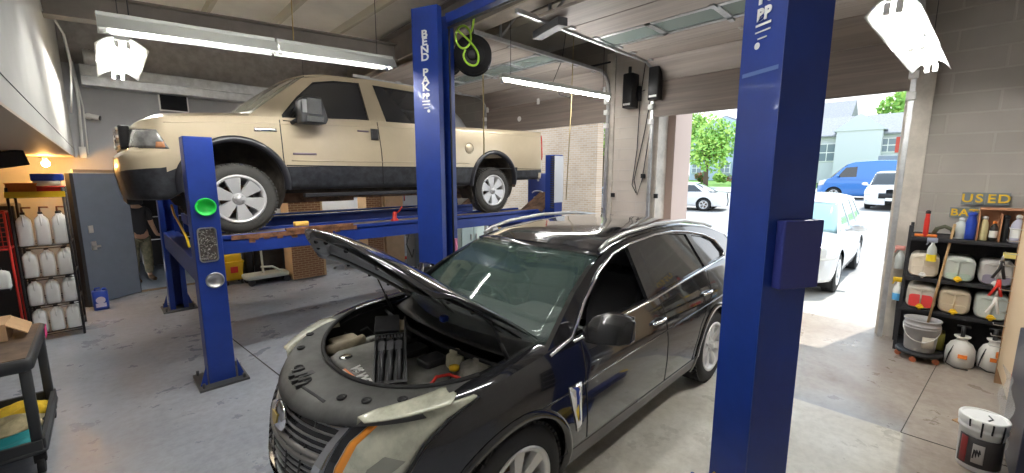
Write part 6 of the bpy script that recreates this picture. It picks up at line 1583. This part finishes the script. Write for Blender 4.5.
a = at(603, 160, X=24); tree(24, a.y, 7.5, 3.0, 'green tree in the narrow gap beside the brick wall', 24, [gr1, gr2], leaf=.2)
for i, (px, m, r, lab) in enumerate(((702, [rd, gr3], .8, 'round russet shrub left of the green ones on the far lawn'), (719, [gr2, gr1], .8, 'round green shrub on the far lawn'), (737, [rd, gr3], .8, 'russet shrub beside the blue post on the far lawn'))):
    a = at(px, 178, X=48); tree(48, a.y, 1.7, r, lab, 30+i, m, False, n=900, leaf=.14, name='round_shrub', flat=.5)
# vehicles -------------------------------------------------------
def simple_vehicle(name, label, cat, loc, rz, L, W, zt, belt, outline, wins, roof, base_x, base_z, yb, yr, paint, R, axles, fa=.5, ra=.4, zb=.25, rear=None, glass=None, zR=1.5, lights=True, hooded=1.2, fn=2.4):
    c = thing(name, label, cat, loc, rz)
    H_ = max(z for _, z in zt); prof = [(zb, .93), (zb+.2, .985), (zb+.4, 1), (belt*.8, .99), (belt, .93), (belt+.2, .9)]
    v = Veh(L, W, fa, fn, ra, 2.8, prof, [(0, zb), (L, zb)], zt, axles, R, R+.06, R, ((zb, .04), (.5, 0), (belt, .1)), ((zb, .04), (.5, 0), (belt, .08)), tw=.22, track=W-.02)
    def topfn(x):
        z = lerp(zt, x); return [(.97, z+.01), (.7, z+.04 if x < hooded else z), (.3, z+.05 if x < hooded else z), (0, z+.055 if x < hooded else z)]
    def key(x, z, s, k):
        if k == 'u': return ('floor_pan', 1)
        if x < .45 and z < belt*.62: return ('bumper', 0)
        if k == 't' and x < hooded: return ('hood', 0)
        if k == 's' and hooded+.25 < x < hooded+1.3: return ('front_door_%d' % s, 0)
        if k == 's' and hooded+1.3 < x < axles[1]-.1: return ('rear_door_%d' % s, 0)
        return ('body_shell', 0)
    for nm, g_ in v.shell(key, topfn, nz=10).items(): build(nm.replace('_-1', '').replace('_1', ''), g_, [paint, black_pl], c)
    v.wells(c, black_pl)
    for x in axles:
        for s in (-1, 1): v.wheel(c, x, s, 5, style=1, rimR=.64)
    gl = glass or glass_dark
    v.gh(c, yb, yr, belt, zR, outline, wins, roof, (base_x,), base_z, paint, (gl, gl), rear=rear, bow=.16)
    if lights:
        for s in (-1, 1):
            v.patch('headlamp', [(.06, belt*.62), (.08, belt*.84)], [(.42, belt*.66), (.55, belt*.92)], c, mat('lamp_clear', (.7, .72, .72), .15, metal=.4, coat=.8), side=s, nu=5, nv=10, off=.012)
            f = G(); p = v.S(.12, belt*.42, .01, s); f.sphere(p, .055, 12, 0, (.4, 1, 1)); build('fog_lamp', f, mat('lamp_clear', (0, 0, 0)), c)
            q = G(); q.sphere((base_x+.35, s*(W+.13), belt+.1), .12, 12, 0, (.7, 1.1, .7)); q.cyl((base_x+.35, s*(W-.06), belt+.04), (base_x+.35, s*(W+.1), belt+.06), .03); build('door_mirror', q, paint, c)
        q = G(); q.grid(lambda u, t: Vector((v.fa-v.fa*(1-(abs((2*t-1)*.42)/v.W)**v.fn)**(1/v.fn)-.012, (2*t-1)*.42, belt*.50+belt*.22*u)), 2, 10); build('grille', q, black_pl, c, solid=.01)
        q = G(); q.box(-.03, 0, -.16, .16, belt*.40, belt*.40+.14); build('number_plate', q, white_pt, c)
    return c, v
silver = mat('silver_paint', (.62, .64, .66), .25, metal=.4, coat=.8); whitep = mat('white_vehicle', (.78, .79, .8), .25, coat=.6); bluep = mat('blue_van_paint', (.05, .2, .55), .25, coat=.7); greyp = mat('grey_vehicle', (.25, .26, .28), .3, metal=.4, coat=.6)
o_suv = [(1.05, 1.02), (1.75, 1.50), (2.2, 1.62), (3.2, 1.66), (4.0, 1.60), (4.45, 1.1), (2.5, 1.03)]
w_suv = [[(1.45, 1.08), (1.85, 1.45), (2.35, 1.56), (2.45, 1.08)], [(2.55, 1.08), (2.5, 1.57), (3.3, 1.58), (3.4, 1.10)], [(3.5, 1.11), (3.45, 1.57), (3.9, 1.52), (4.15, 1.2)]]
simple_vehicle('silver_suv', 'silver SUV parked facing the right overhead door', 'car', (8.45, 2.0, 0), 0, 4.7, .93, [(0, .78), (.3, .9), (.9, 1.0), (1.3, 1.04), (4.7, 1.08)], 1.04, o_suv, w_suv, [(1.8, 1.54), (2.2, 1.63), (3.2, 1.67), (4.0, 1.61)], 1.15, 1.05, .84, .66, silver, .36, (.9, 3.6), zR=1.6, rear=(4.5, 1.1), glass=mat('suv_glass', (.25, .42, .45), .05, spec=.8, coat=.6))
vx = 33; vy = at(850, 190, X=vx).y
o_van = [(.75, 1.25), (1.35, 2.0), (1.8, 2.3), (3.0, 2.37), (6.0, 2.35), (6.35, 2.2), (6.4, 1.3), (3, 1.25)]
w_van = [[(1.1, 1.4), (1.5, 2.0), (2.05, 2.05), (2.05, 1.42)]]
simple_vehicle('blue_van', 'tall blue cargo van parked across the street', 'van', (vx+1.1, at(814, 190, X=vx).y, gz(vx)-.05), R_(-90), 6.5, 1.02, [(0, .95), (.3, 1.15), (.8, 1.38), (6.5, 1.4)], 1.38, o_van, w_van, [(1.5, 2.15), (1.9, 2.31), (3, 2.38), (6.2, 2.33)], .8, 1.38, .98, .86, bluep, .38, (1.0, 5.0), zR=2.3, rear=(6.45, 1.35), hooded=.7)
ty = at(882, 200, X=27).y
o_pk = [(1.15, 1.12), (1.75, 1.72), (2.2, 1.8), (3.4, 1.8), (3.6, 1.15)]
simple_vehicle('white_pickup', 'white pickup truck facing the garage outside, beside the blue van', 'pickup truck', (26.5, ty-.3, gz(27)), 0, 5.6, .98, [(0, .95), (.2, 1.05), (1.2, 1.15), (5.6, 1.2)], 1.12, o_pk, [[(1.5, 1.2), (1.85, 1.62), (2.35, 1.7), (2.4, 1.2)], [(2.5, 1.2), (2.5, 1.7), (3.2, 1.7), (3.3, 1.2)]], [(1.8, 1.75), (2.2, 1.81), (3.4, 1.81)], 1.2, 1.13, .9, .75, whitep, .4, (.95, 4.5), zR=1.75, rear=(3.6, 1.2), fa=.35, fn=3)
q = G(); q.rbox(35.2, 37.2, ty-1.6, ty+1.0, gz(31)+.95, gz(31)+2.75, .05); top('grey_truck_box', q, mat('box_grey', (.22, .25, .26), .5), 'dark grey square box body standing behind the white pickup cab', 'truck box')
cy = at(692, 205, X=22).y
o_sd = [(1.2, .92), (1.95, 1.34), (2.4, 1.42), (3.1, 1.40), (3.9, .98)]
w_sd = [[(1.6, .97), (2.0, 1.28), (2.45, 1.35), (2.5, .98)], [(2.6, .98), (2.55, 1.35), (3.05, 1.33), (3.5, 1.0)]]
simple_vehicle('white_sedan', 'white sedan parked outside just beyond the car roof in the right doorway', 'car', (22.6, cy+3.2, gz(22)), R_(-82), 4.6, .9, [(0, .68), (.3, .78), (1.2, .9), (3.6, .96), (4.6, .92)], .92, o_sd, w_sd, [(2.0, 1.36), (2.4, 1.43), (3.1, 1.41)], 1.25, .92, .84, .62, whitep, .33, (.9, 3.6), zR=1.4, rear=(3.95, .96))
cy = at(603, 195, X=19).y
simple_vehicle('grey_sedan', 'grey car in the gap beside the brick wall', 'car', (19.5, cy+1.9, gz(19)), R_(-90), 4.6, .9, [(0, .68), (.3, .78), (1.2, .9), (3.6, .96), (4.6, .92)], .92, o_sd, w_sd, [(2.0, 1.36), (2.4, 1.43), (3.1, 1.41)], 1.25, .92, .84, .62, greyp, .33, (.9, 3.6), zR=1.4, rear=(3.95, .96))
# utility line
t = thing('utility_pole', 'brown utility pole beyond the street', 'pole', (50, 9.0, gz(50))); q = G(); q.cyl((0, 0, 0), (0, 0, 9), .14, .1); build('pole', q, mat('pole_brown', (.2, .14, .1), .8), t); q = G(); q.box(-.06, .06, -1.2, 1.2, 8.3, 8.45); build('crossarm', q, mat('pole_brown', (0, 0, 0)), t)

# ------------------------------------------------------------ light
w = bpy.data.worlds.new('World'); SC.world = w; w.use_nodes = True; nt = w.node_tree
bg = nt.nodes['Background']; tc = nt.nodes.new('ShaderNodeTexCoord'); sp = nt.nodes.new('ShaderNodeSeparateXYZ'); rp = nt.nodes.new('ShaderNodeValToRGB')
nt.links.new(tc.outputs['Generated'], sp.inputs[0]); nt.links.new(sp.outputs['Z'], rp.inputs[0]); nt.links.new(rp.outputs[0], bg.inputs['Color'])
rp.color_ramp.elements[0].position = 0; rp.color_ramp.elements[0].color = (1, 1, 1, 1); rp.color_ramp.elements[1].position = .6; rp.color_ramp.elements[1].color = (.62, .8, 1, 1)
bg.inputs['Strength'].default_value = SKY
def light(kind, name, loc, energy, **k):
    l = bpy.data.lights.new(name, kind); l.energy = energy
    for a_, b_ in k.items(): setattr(l, a_, b_)
    o = bpy.data.objects.new(name, l); COL.objects.link(o); o.location = loc; return o
s = light('SUN', 'sun', (30, -10, 30), SUN, angle=R_(1), color=(1, .95, .86)); s.rotation_euler = Vector((-.42, .12, -1)).to_track_quat('-Z', 'Y').to_euler()
# camera
cam = bpy.data.cameras.new('Camera'); co = bpy.data.objects.new('Camera', cam); COL.objects.link(co)
cam.sensor_width = 36; cam.lens = CF/1024*36; cam.clip_end = 400; cam.clip_start = .05
f = Vector((cos(CR)*cos(CP), sin(CR)*cos(CP), -sin(CP)))
co.location = (0, 0, CH); co.rotation_euler = f.to_track_quat('-Z', 'Y').to_euler()
SC.camera = co
SC.view_settings.view_transform = 'Standard'; SC.view_settings.look = 'None'; SC.view_settings.gamma = 1; SC.view_settings.use_curve_mapping = False
SC.view_settings.exposure = EXPO
GROUPS = {'white_jug': 'white jugs on the wire rack', 'fluorescent_lamp': 'fluorescent lamps', 'fluid_tank': 'fluid tanks on the black shelf', 'letter_tile': 'letter tiles of the wall sign', 'round_shrub': 'shrubs on the far lawn',
 'pump_sprayer': 'pump sprayers', 'jug_pump': 'hand pumps on the jugs', 'door_opener': 'door openers on the column', 'patterned_cabinet': 'patterned cabinets at the back wall', 'hose_reel': 'hose reels', 'safety_sensor': 'sensors on the column', 'leafy_tree': 'trees outside', 'spray_bottle': 'hanging spray bottles', 'pull_rope': 'hanging ropes'}
for o in COL.objects:
    if 'label' in o and not o.parent:
        k = o.name.split('.')[0]
        if k in GROUPS: o['group'] = GROUPS[k]

for o in COL.objects:
    if o.type == 'EMPTY': o.hide_render = False
